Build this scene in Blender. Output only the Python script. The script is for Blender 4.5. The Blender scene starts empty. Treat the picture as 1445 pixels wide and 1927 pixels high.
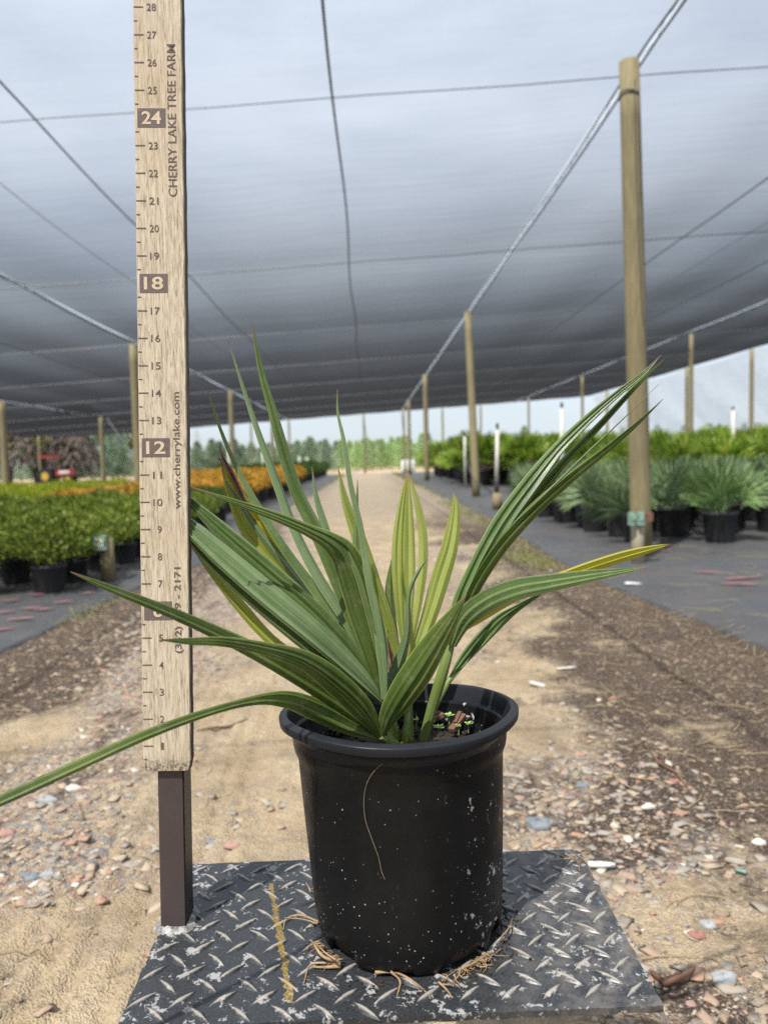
import bpy, math, random
import numpy as np
from mathutils import Vector, Matrix
random.seed(7); RNG = np.random.default_rng(11)
SC = bpy.context.scene
COL = SC.collection
PI = math.pi
# ------------------------------------------------------------------ camera
F, PHI, CW, CH = 1448.0, 0.03, 1445.0, 1927.0
CAM = np.array([0, 0, 0.8])
def _basis():
    v = np.array([-30.5, 97.5, -F]); v /= np.linalg.norm(v)
    x = np.array([math.cos(PHI), math.sin(PHI), 0.0]); x -= v * x.dot(v); x /= np.linalg.norm(x)
    return np.array([x, v, np.cross(x, v)])
RB = _basis()
cd = bpy.data.cameras.new('camera'); cam = bpy.data.objects.new('camera', cd); COL.objects.link(cam)
cd.sensor_fit = 'VERTICAL'; cd.sensor_height = 36.0; cd.lens = 36.0 * F / CH
cd.clip_start = 0.05; cd.clip_end = 2000
m4 = Matrix.Identity(4)
for i in range(3):
    for j in range(3): m4[i][j] = float(RB[i][j])
    m4[i][3] = float(CAM[i])
cam.matrix_world = m4
cd.dof.use_dof = True; cd.dof.focus_distance = 0.70; cd.dof.aperture_fstop = 6.8
SC.camera = cam
# ------------------------------------------------------------------ light
SUN = Vector((-0.34, -0.50, 1.0)).normalized()      # direction towards the sun
SUN_EL = math.asin(SUN.z); SUN_ROT = math.atan2(SUN.x, SUN.y)
w = bpy.data.worlds.new('World'); SC.world = w; w.use_nodes = True
nt = w.node_tree; nt.nodes.clear()
wo = nt.nodes.new('ShaderNodeOutputWorld'); bg = nt.nodes.new('ShaderNodeBackground')
sky = nt.nodes.new('ShaderNodeTexSky'); sky.sky_type = 'NISHITA'; sky.sun_disc = False
sky.sun_elevation = SUN_EL; sky.sun_rotation = SUN_ROT; sky.air_density = 1.0; sky.dust_density = 1.0; sky.ozone_density = 2.0
tc = nt.nodes.new('ShaderNodeTexCoord'); mp = nt.nodes.new('ShaderNodeMapping'); mp.inputs['Scale'].default_value = (1, 1, 3.2)
nz = nt.nodes.new('ShaderNodeTexNoise'); nz.inputs['Scale'].default_value = 2.2; nz.inputs['Detail'].default_value = 6
cr = nt.nodes.new('ShaderNodeValToRGB'); cr.color_ramp.elements[0].position = .34; cr.color_ramp.elements[0].color = (.62, .62, .62, 1)
cr.color_ramp.elements[1].position = .66; cr.color_ramp.elements[1].color = (.96, .96, .96, 1)
mx = nt.nodes.new('ShaderNodeMixRGB'); mx.inputs['Color2'].default_value = (6.9, 7.8, 8.9, 1)   # bright thin cloud, same units as the sky
L = nt.links.new
L(tc.outputs['Generated'], mp.inputs['Vector']); L(mp.outputs[0], nz.inputs['Vector']); L(nz.outputs['Fac'], cr.inputs[0])
sz = nt.nodes.new('ShaderNodeSeparateXYZ'); gr_ = nt.nodes.new('ShaderNodeValToRGB'); ge = gr_.color_ramp.elements   # overcast: brighter overhead than at the horizon
ge[0].position = .0; ge[0].color = (1.04, 1.04, 1.03, 1); ge[1].position = .42; ge[1].color = (1.42, 1.36, 1.30, 1)
mg = nt.nodes.new('ShaderNodeMixRGB'); mg.blend_type = 'MULTIPLY'; mg.inputs['Fac'].default_value = 1
L(tc.outputs['Generated'], sz.inputs[0]); L(sz.outputs[2], gr_.inputs[0])
L(cr.outputs[0], mx.inputs['Fac']); L(sky.outputs[0], mx.inputs['Color1']); L(mx.outputs[0], mg.inputs['Color1']); L(gr_.outputs[0], mg.inputs['Color2']); L(mg.outputs[0], bg.inputs['Color'])
bg.inputs['Strength'].default_value = 0.072
L(bg.outputs[0], wo.inputs[0])
sl = bpy.data.lights.new('sun', 'SUN'); sl.energy = 5.0; sl.angle = math.radians(.55); sl.color = (1, .95, .87)
so = bpy.data.objects.new('sun', sl); COL.objects.link(so); so.rotation_euler = SUN.to_track_quat('Z', 'Y').to_euler(); so.location = (0, 0, 20)
SC.view_settings.view_transform = 'Standard'; SC.view_settings.look = 'None'; SC.view_settings.gamma = 1
SC.view_settings.exposure = 0.64
SC.cycles.use_denoising = False
SC.cycles.transparent_max_bounces = 12; SC.cycles.max_bounces = 7
# ------------------------------------------------------------------ helpers
def ray(px, py): return RB @ np.array([(px - CW / 2) / F, -(py - CH / 2) / F, -1.0])
def onY(px, py, Y):
    d = ray(px, py); return CAM + d * Y / d[1]
def onZ(px, py, z):
    d = ray(px, py); return CAM + d * (z - .8) / d[2]
def tag(o, label=None, cat=None, group=None, kind=None):
    if label: o['label'] = label
    if cat: o['category'] = cat
    if group: o['group'] = group
    if kind: o['kind'] = kind
    return o
def empty(name, loc=(0, 0, 0)):
    o = bpy.data.objects.new(name, None); o.location = loc; o.empty_display_size = .1; COL.objects.link(o); return o
class MB:
    def __init__(s): s.v = []; s.f = []; s.uv = []; s.mi = []; s.sm = False
    def add(s, vs, fs, uv=None, mi=0):
        b = len(s.v); s.v += [tuple(map(float, p)) for p in vs]
        s.f += [tuple(i + b for i in f) for f in fs]; s.mi += [mi] * len(fs)
        s.uv += list(uv) if uv is not None else [(0, 0)] * len(vs)
    def box(s, c, d, R=None, mi=0, bev=0):
        hx, hy, hz = d[0] / 2, d[1] / 2, d[2] / 2
        vs = []
        for z in (-hz, hz):
            for x, y in ((-hx, -hy), (hx, -hy), (hx, hy), (-hx, hy)):
                p = Vector((x, y, z)); p = R @ p if R else p; vs.append(p + Vector(c))
        s.add(vs, [(3, 2, 1, 0), (4, 5, 6, 7), (0, 1, 5, 4), (1, 2, 6, 5), (2, 3, 7, 6), (3, 0, 4, 7)], mi=mi)
    def tube(s, pts, rad, n=8, mi=0, cap=True):
        pts = [Vector(tuple(map(float, p))) for p in pts]
        if not isinstance(rad, (list, tuple)): rad = [rad] * len(pts)
        vs = []; uv = []
        T0 = (pts[1] - pts[0]).normalized(); A = T0.orthogonal().normalized()
        for i, p in enumerate(pts):
            T = (pts[min(i + 1, len(pts) - 1)] - pts[max(i - 1, 0)]).normalized()
            A = (A - T * A.dot(T)).normalized(); B = T.cross(A)
            for k in range(n):
                a = 2 * PI * k / n; vs.append(p + (A * math.cos(a) + B * math.sin(a)) * rad[i]); uv.append((k / n, i / (len(pts) - 1)))
        fs = [(i * n + k, i * n + (k + 1) % n, (i + 1) * n + (k + 1) % n, (i + 1) * n + k) for i in range(len(pts) - 1) for k in range(n)]
        if cap: fs += [tuple(range(n))[::-1], tuple(range((len(pts) - 1) * n, len(pts) * n))]
        s.add(vs, fs, uv, mi)
    def lathe(s, prof, n=32, c=(0, 0, 0), mi=0, warp=None):
        vs = []; uv = []
        for i, (r, z) in enumerate(prof):
            for k in range(n):
                a = 2 * PI * k / n; rr, zz = (r, z) if warp is None else warp(r, z, a, i)
                vs.append((c[0] + rr * math.cos(a), c[1] + rr * math.sin(a), c[2] + zz)); uv.append((k / n, i / len(prof)))
        fs = [(i * n + k, i * n + (k + 1) % n, (i + 1) * n + (k + 1) % n, (i + 1) * n + k) for i in range(len(prof) - 1) for k in range(n)]
        s.add(vs, fs, uv, mi)
    def build(s, name, mats, parent=None, smooth=False):
        me = bpy.data.meshes.new(name); me.from_pydata(s.v, [], s.f)
        if not isinstance(mats, (list, tuple)): mats = [mats]
        for m in mats: me.materials.append(m)
        me.polygons.foreach_set('material_index', s.mi)
        if smooth: me.polygons.foreach_set('use_smooth', [True] * len(s.f))
        ul = me.uv_layers.new(name='UVMap'); li = np.empty(len(me.loops), dtype=np.int32); me.loops.foreach_get('vertex_index', li)
        ul.data.foreach_set('uv', np.array(s.uv, dtype=np.float32)[li].ravel())
        me.update(); o = bpy.data.objects.new(name, me); COL.objects.link(o)
        if parent: o.parent = parent
        return o
def np_mesh(name, V, Q, mat, parent=None, smooth=False):
    """V (n,3), Q (m,k) index array."""
    me = bpy.data.meshes.new(name); k = Q.shape[1]
    me.vertices.add(len(V)); me.vertices.foreach_set('co', np.asarray(V, dtype=np.float32).ravel())
    me.loops.add(Q.size); me.loops.foreach_set('vertex_index', Q.astype(np.int32).ravel())
    me.polygons.add(len(Q)); me.polygons.foreach_set('loop_start', np.arange(0, Q.size, k, dtype=np.int32))
    me.polygons.foreach_set('loop_total', np.full(len(Q), k, dtype=np.int32))
    if smooth: me.polygons.foreach_set('use_smooth', np.ones(len(Q), dtype=bool))
    me.materials.append(mat); me.update(calc_edges=True); me.validate()
    o = bpy.data.objects.new(name, me); COL.objects.link(o)
    if parent: o.parent = parent
    return o
def copy_tree(o, parent=None):
    c = o.copy(); COL.objects.link(c); c.parent = parent
    for ch in o.children:
        if ch.name in COL.objects: copy_tree(ch, c)
    return c
# ------------------------------------------------------------------ materials
def mat(name):
    m = bpy.data.materials.new(name); m.use_nodes = True; n = m.node_tree.nodes; b = n['Principled BSDF']; return m, m.node_tree, b
def N(t, ty, **kw):
    n = t.nodes.new(ty)
    for k, v in kw.items():
        if k in n.inputs: n.inputs[k].default_value = v
        else: setattr(n, k, v)
    return n
def noise(t, scale, detail=4, rough=.6, vec=None, stretch=None):
    n = N(t, 'ShaderNodeTexNoise'); n.inputs['Scale'].default_value = scale; n.inputs['Detail'].default_value = detail; n.inputs['Roughness'].default_value = rough
    tcn = N(t, 'ShaderNodeTexCoord'); src = tcn.outputs['Object'] if vec is None else vec
    if stretch:
        mpn = N(t, 'ShaderNodeMapping'); mpn.inputs['Scale'].default_value = stretch; t.links.new(src, mpn.inputs[0]); src = mpn.outputs[0]
    t.links.new(src, n.inputs['Vector']); return n
def ramp(t, fac, stops, interp='LINEAR'):
    r = N(t, 'ShaderNodeValToRGB'); r.color_ramp.interpolation = interp; e = r.color_ramp.elements
    while len(e) < len(stops): e.new(.5)
    for i, (p, c) in enumerate(stops):
        e[i].position = p; e[i].color = (c, c, c, 1) if isinstance(c, (int, float)) else (*c, 1)
    t.links.new(fac, r.inputs[0]); return r
def mix(t, fac, a, b, mode='MIX'):
    x = N(t, 'ShaderNodeMixRGB', blend_type=mode)
    for k, v in (('Fac', fac), ('Color1', a), ('Color2', b)):
        if isinstance(v, (int, float)): x.inputs[k].default_value = v if k == 'Fac' else (v, v, v, 1)
        elif isinstance(v, (tuple, list)): x.inputs[k].default_value = (*v, 1)
        else: t.links.new(v, x.inputs[k])
    return x.outputs[0]
def mth(t, op, a, b=0.0):
    x = N(t, 'ShaderNodeMath', operation=op)
    for i, v in enumerate((a, b)):
        if isinstance(v, (int, float)): x.inputs[i].default_value = v
        else: t.links.new(v, x.inputs[i])
    return x.outputs[0]
def bump(t, b, h, strength=.4, dist=.01):
    x = N(t, 'ShaderNodeBump'); x.inputs['Strength'].default_value = strength; x.inputs['Distance'].default_value = dist
    t.links.new(h, x.inputs['Height']); t.links.new(x.outputs[0], b.inputs['Normal'])
def simple(name, c1, c2=None, scale=20, rough=.6, bmp=.2, bd=.003, metal=0, stretch=None, spec=.5):
    m, t, b = mat(name); nn = noise(t, scale, stretch=stretch)
    r = ramp(t, nn.outputs['Fac'], [(.3, c1), (.7, c2 or tuple(x * .75 for x in c1))])
    t.links.new(r.outputs[0], b.inputs['Base Color']); b.inputs['Roughness'].default_value = rough; b.inputs['Metallic'].default_value = metal
    b.inputs['Specular IOR Level'].default_value = spec
    if bmp: bump(t, b, nn.outputs['Fac'], bmp, bd)
    return m
def foliage(name, stops, trans=.35, rough=.5, objvar=.25):
    """leaf clumps: each leaf has its own tint"""
    m, t, b = mat(name); g = N(t, 'ShaderNodeNewGeometry'); r = ramp(t, g.outputs['Random Per Island'], stops)
    oi = N(t, 'ShaderNodeObjectInfo'); v = mth(t, 'ADD', mth(t, 'MULTIPLY', oi.outputs['Random'], objvar), 1 - objvar / 2)
    c = mix(t, 1.0, r.outputs[0], (1, 1, 1), 'MULTIPLY')
    hs = N(t, 'ShaderNodeHueSaturation'); t.links.new(v, hs.inputs['Value']); t.links.new(c, hs.inputs['Color'])
    t.links.new(hs.outputs[0], b.inputs['Base Color']); b.inputs['Roughness'].default_value = rough
    b.inputs['Specular IOR Level'].default_value = .3
    tr = N(t, 'ShaderNodeBsdfTranslucent'); t.links.new(hs.outputs[0], tr.inputs['Color']); ms = N(t, 'ShaderNodeMixShader'); ms.inputs[0].default_value = trans
    t.links.new(b.outputs[0], ms.inputs[1]); t.links.new(tr.outputs[0], ms.inputs[2]); t.links.new(ms.outputs[0], t.nodes['Material Output'].inputs['Surface'])
    return m
def blade_mat(name, c1, c2, edge, vein, nv=7, trans=.25, rough=.38, tipc=None):
    m, t, b = mat(name); uv = N(t, 'ShaderNodeUVMap'); sp = N(t, 'ShaderNodeSeparateXYZ'); t.links.new(uv.outputs[0], sp.inputs[0])
    nn = noise(t, 26, 5, stretch=(1, 1, .25)); base = ramp(t, nn.outputs['Fac'], [(.3, c1), (.72, c2)]).outputs[0]
    oi = N(t, 'ShaderNodeObjectInfo'); cx = N(t, 'ShaderNodeCombineXYZ'); t.links.new(mth(t, 'MULTIPLY', sp.outputs[0], 1.0), cx.inputs[0]); t.links.new(mth(t, 'MULTIPLY', sp.outputs[1], .035), cx.inputs[1]); t.links.new(mth(t, 'MULTIPLY', oi.outputs['Random'], 50.0), cx.inputs[2])
    st = N(t, 'ShaderNodeTexNoise'); st.inputs['Scale'].default_value = nv * 1.7; st.inputs['Detail'].default_value = 6; st.inputs['Roughness'].default_value = .72; t.links.new(cx.outputs[0], st.inputs['Vector'])
    fine = st.outputs['Fac']
    c = mix(t, ramp(t, fine, [(.36, .55), (.47, 0.0)]).outputs[0], base, tuple(x * .5 for x in c1)); c = mix(t, ramp(t, fine, [(.52, 0.0), (.66, .85)]).outputs[0], c, vein)
    fr = mth(t, 'PINGPONG', mth(t, 'MULTIPLY', sp.outputs[0], nv * .5), .5); c = mix(t, ramp(t, fr, [(0, .8), (.035, 0.0)]).outputs[0], c, edge)
    dn = noise(t, 70, 6, .8); c = mix(t, ramp(t, dn.outputs['Fac'], [(.52, 0.0), (.72, .30)]).outputs[0], c, (.34, .32, .22))
    br = noise(t, 9, 3); c = mix(t, mth(t, 'MULTIPLY', ramp(t, br.outputs['Fac'], [(.5, 0.0), (.68, .35)]).outputs[0], ramp(t, sp.outputs[1], [(.55, 0.0), (1.0, 1.0)]).outputs[0]), c, edge)
    em = ramp(t, mth(t, 'ABSOLUTE', mth(t, 'SUBTRACT', sp.outputs[0], .5)), [(.455, 0.0), (.49, 1.0)]).outputs[0]
    c = mix(t, mth(t, 'MULTIPLY', em, .7), c, edge)
    sn = noise(t, 150, 3); c = mix(t, ramp(t, sn.outputs['Fac'], [(.70, 0.0), (.76, .5)]).outputs[0], c, (.30, .27, .12))
    if tipc:
        tm = ramp(t, sp.outputs[1], [(.93, 0.0), (.985, 1.0)]).outputs[0]; c = mix(t, tm, c, tipc)
    t.links.new(c, b.inputs['Base Color']); b.inputs['Roughness'].default_value = rough; b.inputs['Specular IOR Level'].default_value = .6
    bump(t, b, fine, .5, .0012)
    tr = N(t, 'ShaderNodeBsdfTranslucent'); t.links.new(c, tr.inputs['Color']); ms = N(t, 'ShaderNodeMixShader'); ms.inputs[0].default_value = trans
    t.links.new(b.outputs[0], ms.inputs[1]); t.links.new(tr.outputs[0], ms.inputs[2]); t.links.new(ms.outputs[0], t.nodes['Material Output'].inputs['Surface'])
    return m
TIP = (.22, .15, .07)
M = {}
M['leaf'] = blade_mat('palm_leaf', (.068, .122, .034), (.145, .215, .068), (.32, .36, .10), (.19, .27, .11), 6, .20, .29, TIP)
M['leaf_blue'] = blade_mat('palm_leaf_bluish', (.105, .170, .068), (.190, .270, .125), (.36, .40, .16), (.26, .34, .18), 7, .16, .34, TIP)
M['leaf_dark'] = blade_mat('palm_leaf_dark_green', (.052, .090, .015), (.105, .155, .030), (.34, .38, .08), (.15, .20, .055), 5, .22, .42, TIP)  # darker, yellower green than the plain leaf
M['leaf_young'] = blade_mat('palm_leaf_young', (.30, .37, .07), (.44, .50, .13), (.52, .42, .08), (.46, .50, .20), 5, .48, .42, (.45, .32, .12))
M['leaf_yellow'] = blade_mat('palm_leaf_yellowing', (.55, .46, .03), (.36, .38, .05), (.45, .30, .04), (.16, .22, .05), 4, .35, .42, (.16, .09, .06))
M['leaf_olive'] = blade_mat('palm_leaf_olive', (.27, .32, .045), (.38, .40, .06), (.42, .33, .04), (.14, .22, .05), 4, .38, .42, TIP)
M['petiole'] = blade_mat('palm_petiole', (.11, .17, .035), (.20, .27, .06), (.3, .35, .12), (.22, .30, .12), 3, .15, .4)
M['dry'] = simple('dry_leaf', (.12, .07, .05), (.24, .15, .09), 120, .8)
M['root'] = simple('root_fibre', (.40, .28, .15), (.17, .10, .05), 90, .85)
M['straw'] = simple('straw', (.42, .33, .19), (.30, .22, .12), 30, .85)
M['grassbit'] = simple('cut_grass', (.17, .20, .07), (.36, .32, .18), 30, .7)
M['plastic'] = None
def pot_material(name, base, spots=True):
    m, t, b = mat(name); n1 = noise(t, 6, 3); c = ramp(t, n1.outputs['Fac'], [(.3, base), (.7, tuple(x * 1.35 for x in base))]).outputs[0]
    if spots:
        vo = N(t, 'ShaderNodeTexVoronoi'); vo.inputs['Scale'].default_value = 420; tcn = N(t, 'ShaderNodeTexCoord'); t.links.new(tcn.outputs['Object'], vo.inputs['Vector'])
        vsel = N(t, 'ShaderNodeSeparateColor'); t.links.new(vo.outputs['Color'], vsel.inputs[0])
        sp = N(t, 'ShaderNodeSeparateXYZ'); t.links.new(tcn.outputs['Object'], sp.inputs[0])
        hz = ramp(t, sp.outputs[2], [(.36, .30), (.44, .14), (.53, .05)])  # dust lies mostly low on the wall
        dot = mth(t, 'LESS_THAN', vo.outputs['Distance'], mth(t, 'MULTIPLY', vsel.outputs[1], .30)); pick = mth(t, 'LESS_THAN', vsel.outputs[0], hz.outputs[0])
        dm = mth(t, 'MULTIPLY', dot, pick)
        cl_ = noise(t, 16, 4, .7); dm = mth(t, 'MULTIPLY', dm, ramp(t, cl_.outputs['Fac'], [(.42, .0), (.58, 1.0)]).outputs[0]); c = mix(t, mth(t, 'MULTIPLY', dm, .9), c, (.5, .49, .46))
        # pale splashes and scratches, worst on the right side
        n2 = noise(t, 55, 5, .75); n3 = noise(t, 5, 2); rt = ramp(t, sp.outputs[0], [(.055, 0.0), (.10, 1.0)]).outputs[0]
        spl = mth(t, 'MULTIPLY', ramp(t, n2.outputs['Fac'], [(.615, 0.0), (.63, 1.0)]).outputs[0], rt); c = mix(t, spl, c, (.5, .5, .48))
        n4 = noise(t, 30, 4, .7, stretch=(4, 4, .35)); n5 = noise(t, 7, 2)
        sc = mth(t, 'MULTIPLY', ramp(t, n4.outputs['Fac'], [(.68, 0.0), (.70, 1.0)]).outputs[0], ramp(t, n5.outputs['Fac'], [(.5, 0.0), (.6, 1.0)]).outputs[0]); c = mix(t, mth(t, 'MULTIPLY', sc, .35), c, (.3, .3, .3))
        n6 = noise(t, 11, 4, .7); c = mix(t, ramp(t, n6.outputs['Fac'], [(.5, 0.0), (.75, .10)]).outputs[0], c, (.06, .055, .05))
    t.links.new(c, b.inputs['Base Color']); rn = noise(t, 40, 5, .7); rr = ramp(t, rn.outputs['Fac'], [(.3, .30), (.7, .48)]).outputs[0]; t.links.new(rr, b.inputs['Roughness'])
    b.inputs['Specular IOR Level'].default_value = .24
    bn = noise(t, 14, 3); bump(t, b, bn.outputs['Fac'], .25, .006); return m
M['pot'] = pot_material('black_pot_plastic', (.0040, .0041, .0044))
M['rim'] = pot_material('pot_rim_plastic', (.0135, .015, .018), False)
M['pot_far'] = simple('nursery_pot_plastic', (.012, .012, .013), (.022, .023, .027), 9, .42, .1)
M['soil'] = simple('potting_soil', (.012, .009, .007), (.045, .030, .020), 130, .95, .9, .006)
M['bark'] = simple('bark_chip', (.10, .055, .035), (.20, .10, .06), 40, .9)
# wood of the posts
def wood(name, a, b_, c_, sc=14, st=(6, 6, .35), rough=.8):
    m, t, b = mat(name); n1 = noise(t, sc, 6, .65, stretch=st); n2 = noise(t, 2.2, 3); col = ramp(t, n1.outputs['Fac'], [(.25, a), (.5, b_), (.75, c_)]).outputs[0]
    col = mix(t, ramp(t, n2.outputs['Fac'], [(.45, 0.0), (.7, .45)]).outputs[0], col, tuple(x * .62 for x in b_))
    t.links.new(col, b.inputs['Base Color']); b.inputs['Roughness'].default_value = rough; bump(t, b, n1.outputs['Fac'], .5, .004); return m
M['post'] = wood('treated_post_wood', (.13, .105, .05), (.21, .175, .09), (.29, .245, .14))
def board_mat():
    m, t, b = mat('ruler_board_wood'); n1 = noise(t, 60, 8, .75, stretch=(9, 9, .45)); n2 = noise(t, 200, 3, .6, stretch=(5, 5, .3)); n3 = noise(t, 9, 4)
    c = ramp(t, n1.outputs['Fac'], [(.34, (.21, .16, .105)), (.42, (.41, .335, .235)), (.55, (.55, .465, .34)), (.75, (.67, .60, .475))]).outputs[0]
    c = mix(t, ramp(t, n2.outputs['Fac'], [(.56, 0.0), (.66, .7)]).outputs[0], c, (.20, .14, .085))
    c = mix(t, ramp(t, n3.outputs['Fac'], [(.52, 0.0), (.75, .4)]).outputs[0], c, (.42, .29, .165))
    sp = N(t, 'ShaderNodeSeparateXYZ'); tcn = N(t, 'ShaderNodeTexCoord'); t.links.new(tcn.outputs['Object'], sp.inputs[0])
    g = ramp(t, sp.outputs[2], [(.525, 1.0), (.534, 0.0)]).outputs[0]; n4 = noise(t, 260, 4); gg = mth(t, 'MULTIPLY', g, ramp(t, n4.outputs['Fac'], [(.42, 0.0), (.58, .8)]).outputs[0])
    c = mix(t, gg, c, (.06, .045, .035))
    t.links.new(c, b.inputs['Base Color']); b.inputs['Roughness'].default_value = .75; bump(t, b, n1.outputs['Fac'], .5, .0012); return m
M['board'] = board_mat()
M['board_side'] = simple('board_edge_in_shade', (.055, .045, .035), (.14, .11, .08), 160, .9, .5, stretch=(1, 1, .3))  # right and back board faces: shadow-side shade put into a darker colour
M['ink'] = simple('burnt_ink', (.075, .05, .04), (.14, .10, .085), 420, .8, 0)
M['inkbox'] = simple('burnt_block', (.10, .072, .066), (.155, .115, .105), 500, .8, 0)
M['pale'] = simple('pale_numeral', (.60, .48, .33), (.50, .39, .26), 200, .8, 0)
M['steel'] = simple('painted_steel_post', (.050, .036, .036), (.066, .049, .048), 18, .42, .15, .001)
M['steel_side'] = simple('dark_steel', (.010, .009, .009), (.03, .026, .022), 60, .45, .3, .001)  # darker steel for the post's side faces and the support frame
def plate_mat():
    m, t, b = mat('painted_tread_plate'); n1 = noise(t, 95, 8, .72); n2 = noise(t, 9, 4); n5 = noise(t, 420, 3)
    tcn = N(t, 'ShaderNodeTexCoord'); sp = N(t, 'ShaderNodeSeparateXYZ'); t.links.new(tcn.outputs['Object'], sp.inputs[0])
    th = mth(t, 'ADD', n1.outputs['Fac'], mth(t, 'MULTIPLY', mth(t, 'SUBTRACT', n2.outputs['Fac'], .5), .16))
    chip = ramp(t, th, [(.586, 0.0), (.594, 1.0)]).outputs[0]
    rt = ramp(t, sp.outputs[0], [(.06, 0.0), (.20, 1.0)]).outputs[0]
    n7 = noise(t, 38, 6, .75); wear = mth(t, 'MULTIPLY', rt, ramp(t, n7.outputs['Fac'], [(.42, 0.0), (.60, .75)]).outputs[0])
    base = ramp(t, n5.outputs['Fac'], [(.3, (.014, .016, .018)), (.7, (.038, .041, .045))]).outputs[0]
    base = mix(t, wear, base, (.15, .135, .12))
    c = mix(t, chip, base, (.29, .29, .285)); fl = noise(t, 300, 4, .8); c = mix(t, ramp(t, fl.outputs['Fac'], [(.67, 0.0), (.70, .8)]).outputs[0], c, (.34, .34, .33))
    at = N(t, 'ShaderNodeUVMap'); su = N(t, 'ShaderNodeSeparateXYZ'); t.links.new(at.outputs[0], su.inputs[0])      # u of the mesh marks the crest of each tread
    top = ramp(t, mth(t, 'ADD', su.outputs[0], mth(t, 'MULTIPLY', mth(t, 'SUBTRACT', n1.outputs['Fac'], .5), 1.6)), [(.30, 0.0), (.85, 1.0)]).outputs[0]
    c = mix(t, mth(t, 'MULTIPLY', top, .85), c, (.36, .325, .28))
    # run of yellow paint
    n6 = noise(t, 90, 5, .7); lx = mth(t, 'ADD', mth(t, 'MULTIPLY', mth(t, 'SUBTRACT', sp.outputs[1], .60), -.217), -.0765)
    dx = mth(t, 'ABSOLUTE', mth(t, 'SUBTRACT', sp.outputs[0], lx)); yl = mth(t, 'LESS_THAN', dx, mth(t, 'MULTIPLY', mth(t, 'SUBTRACT', n6.outputs['Fac'], .36), .018))
    rng = mth(t, 'MULTIPLY', mth(t, 'GREATER_THAN', sp.outputs[1], .596), mth(t, 'LESS_THAN', sp.outputs[1], .775)); yy = mth(t, 'MULTIPLY', yl, rng)
    c = mix(t, mth(t, 'MULTIPLY', mth(t, 'MULTIPLY', yy, ramp(t, n5.outputs['Fac'], [(.35, .25), (.6, .9)]).outputs[0]), .7), c, (.36, .235, .035))
    t.links.new(c, b.inputs['Base Color'])
    rr = mix(t, chip, .36, .6); t.links.new(rr, b.inputs['Roughness']); b.inputs['Metallic'].default_value = 0.0
    bump(t, b, chip, -.35, .0006); return m
M['plate'] = plate_mat()
M['weld'] = simple('weld_bare', (.45, .44, .42), (.05, .05, .05), 160, .6, .6)
# shade cloth: a knit net, more closed the flatter one looks along it
def cloth_mat():
    m, t, b = mat('shade_cloth'); t.nodes.remove(b); out = t.nodes['Material Output']
    lw = N(t, 'ShaderNodeLayerWeight'); lw.inputs['Blend'].default_value = .5
    wn = noise(t, 1.0, 7, .62, stretch=(.9, 7, 1)); wb = N(t, 'ShaderNodeBump'); wb.inputs['Strength'].default_value = .22; wb.inputs['Distance'].default_value = .018; t.links.new(wn.outputs['Fac'], wb.inputs['Height']); t.links.new(wb.outputs[0], lw.inputs['Normal'])
    open_ = ramp(t, lw.outputs['Facing'], [(0.0, .84), (.40, .86), (.52, .82), (.63, .72), (.73, .46), (.82, .165), (.88, .040), (.93, .008)])
    n1 = noise(t, .8, 5, .6, stretch=(.5, 2.0, 1)); n2 = noise(t, .35, 3)
    md = mth(t, 'ADD', mth(t, 'MULTIPLY', n1.outputs['Fac'], .10), .93); wv_ = noise(t, 55, 3, .8, stretch=(1.6, .35, 1)); md = mth(t, 'ADD', md, mth(t, 'MULTIPLY', mth(t, 'SUBTRACT', wv_.outputs['Fac'], .5), .16)); md = mth(t, 'ADD', md, mth(t, 'MULTIPLY', mth(t, 'SUBTRACT', n2.outputs['Fac'], .5), .14))
    k = mth(t, 'MULTIPLY', open_.outputs[0], md)
    tr = N(t, 'ShaderNodeBsdfTransparent'); tr.inputs[0].default_value = (.955, .97, 1, 1)
    df = N(t, 'ShaderNodeBsdfDiffuse'); df.inputs[0].default_value = (.030, .031, .034, 1)
    tl = N(t, 'ShaderNodeBsdfTranslucent'); tl.inputs[0].default_value = (.012, .0125, .014, 1)
    ad = N(t, 'ShaderNodeAddShader'); t.links.new(df.outputs[0], ad.inputs[0]); t.links.new(tl.outputs[0], ad.inputs[1])
    ms = N(t, 'ShaderNodeMixShader'); t.links.new(k, ms.inputs[0]); t.links.new(ad.outputs[0], ms.inputs[1]); t.links.new(tr.outputs[0], ms.inputs[2]); t.links.new(ms.outputs[0], out.inputs[0]); return m
M['cloth'] = cloth_mat()
def net_mat():
    m, t, b = mat('side_netting'); t.nodes.remove(b); out = t.nodes['Material Output']; n1 = noise(t, 1.2, 3)
    tr = N(t, 'ShaderNodeBsdfTransparent'); tr.inputs[0].default_value = (.95, .97, 1, 1)
    df = N(t, 'ShaderNodeBsdfDiffuse'); df.inputs[0].default_value = (.86, .87, .88, 1); tl = N(t, 'ShaderNodeBsdfTranslucent'); tl.inputs[0].default_value = (.80, .81, .82, 1)
    ad = N(t, 'ShaderNodeMixShader'); ad.inputs[0].default_value = .5; t.links.new(df.outputs[0], ad.inputs[1]); t.links.new(tl.outputs[0], ad.inputs[2])
    ms = N(t, 'ShaderNodeMixShader'); t.links.new(ramp(t, n1.outputs['Fac'], [(.3, .42), (.7, .62)]).outputs[0], ms.inputs[0]); t.links.new(ad.outputs[0], ms.inputs[1]); t.links.new(tr.outputs[0], ms.inputs[2]); t.links.new(ms.outputs[0], out.inputs[0]); return m
M['net'] = net_mat()
M['cable'] = simple('black_cable', (.03, .035, .03), (.05, .055, .045), 20, .6, 0)
M['hem'] = simple('black_hem', (.008, .008, .009), (.02, .02, .022), 20, .7, 0)
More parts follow.
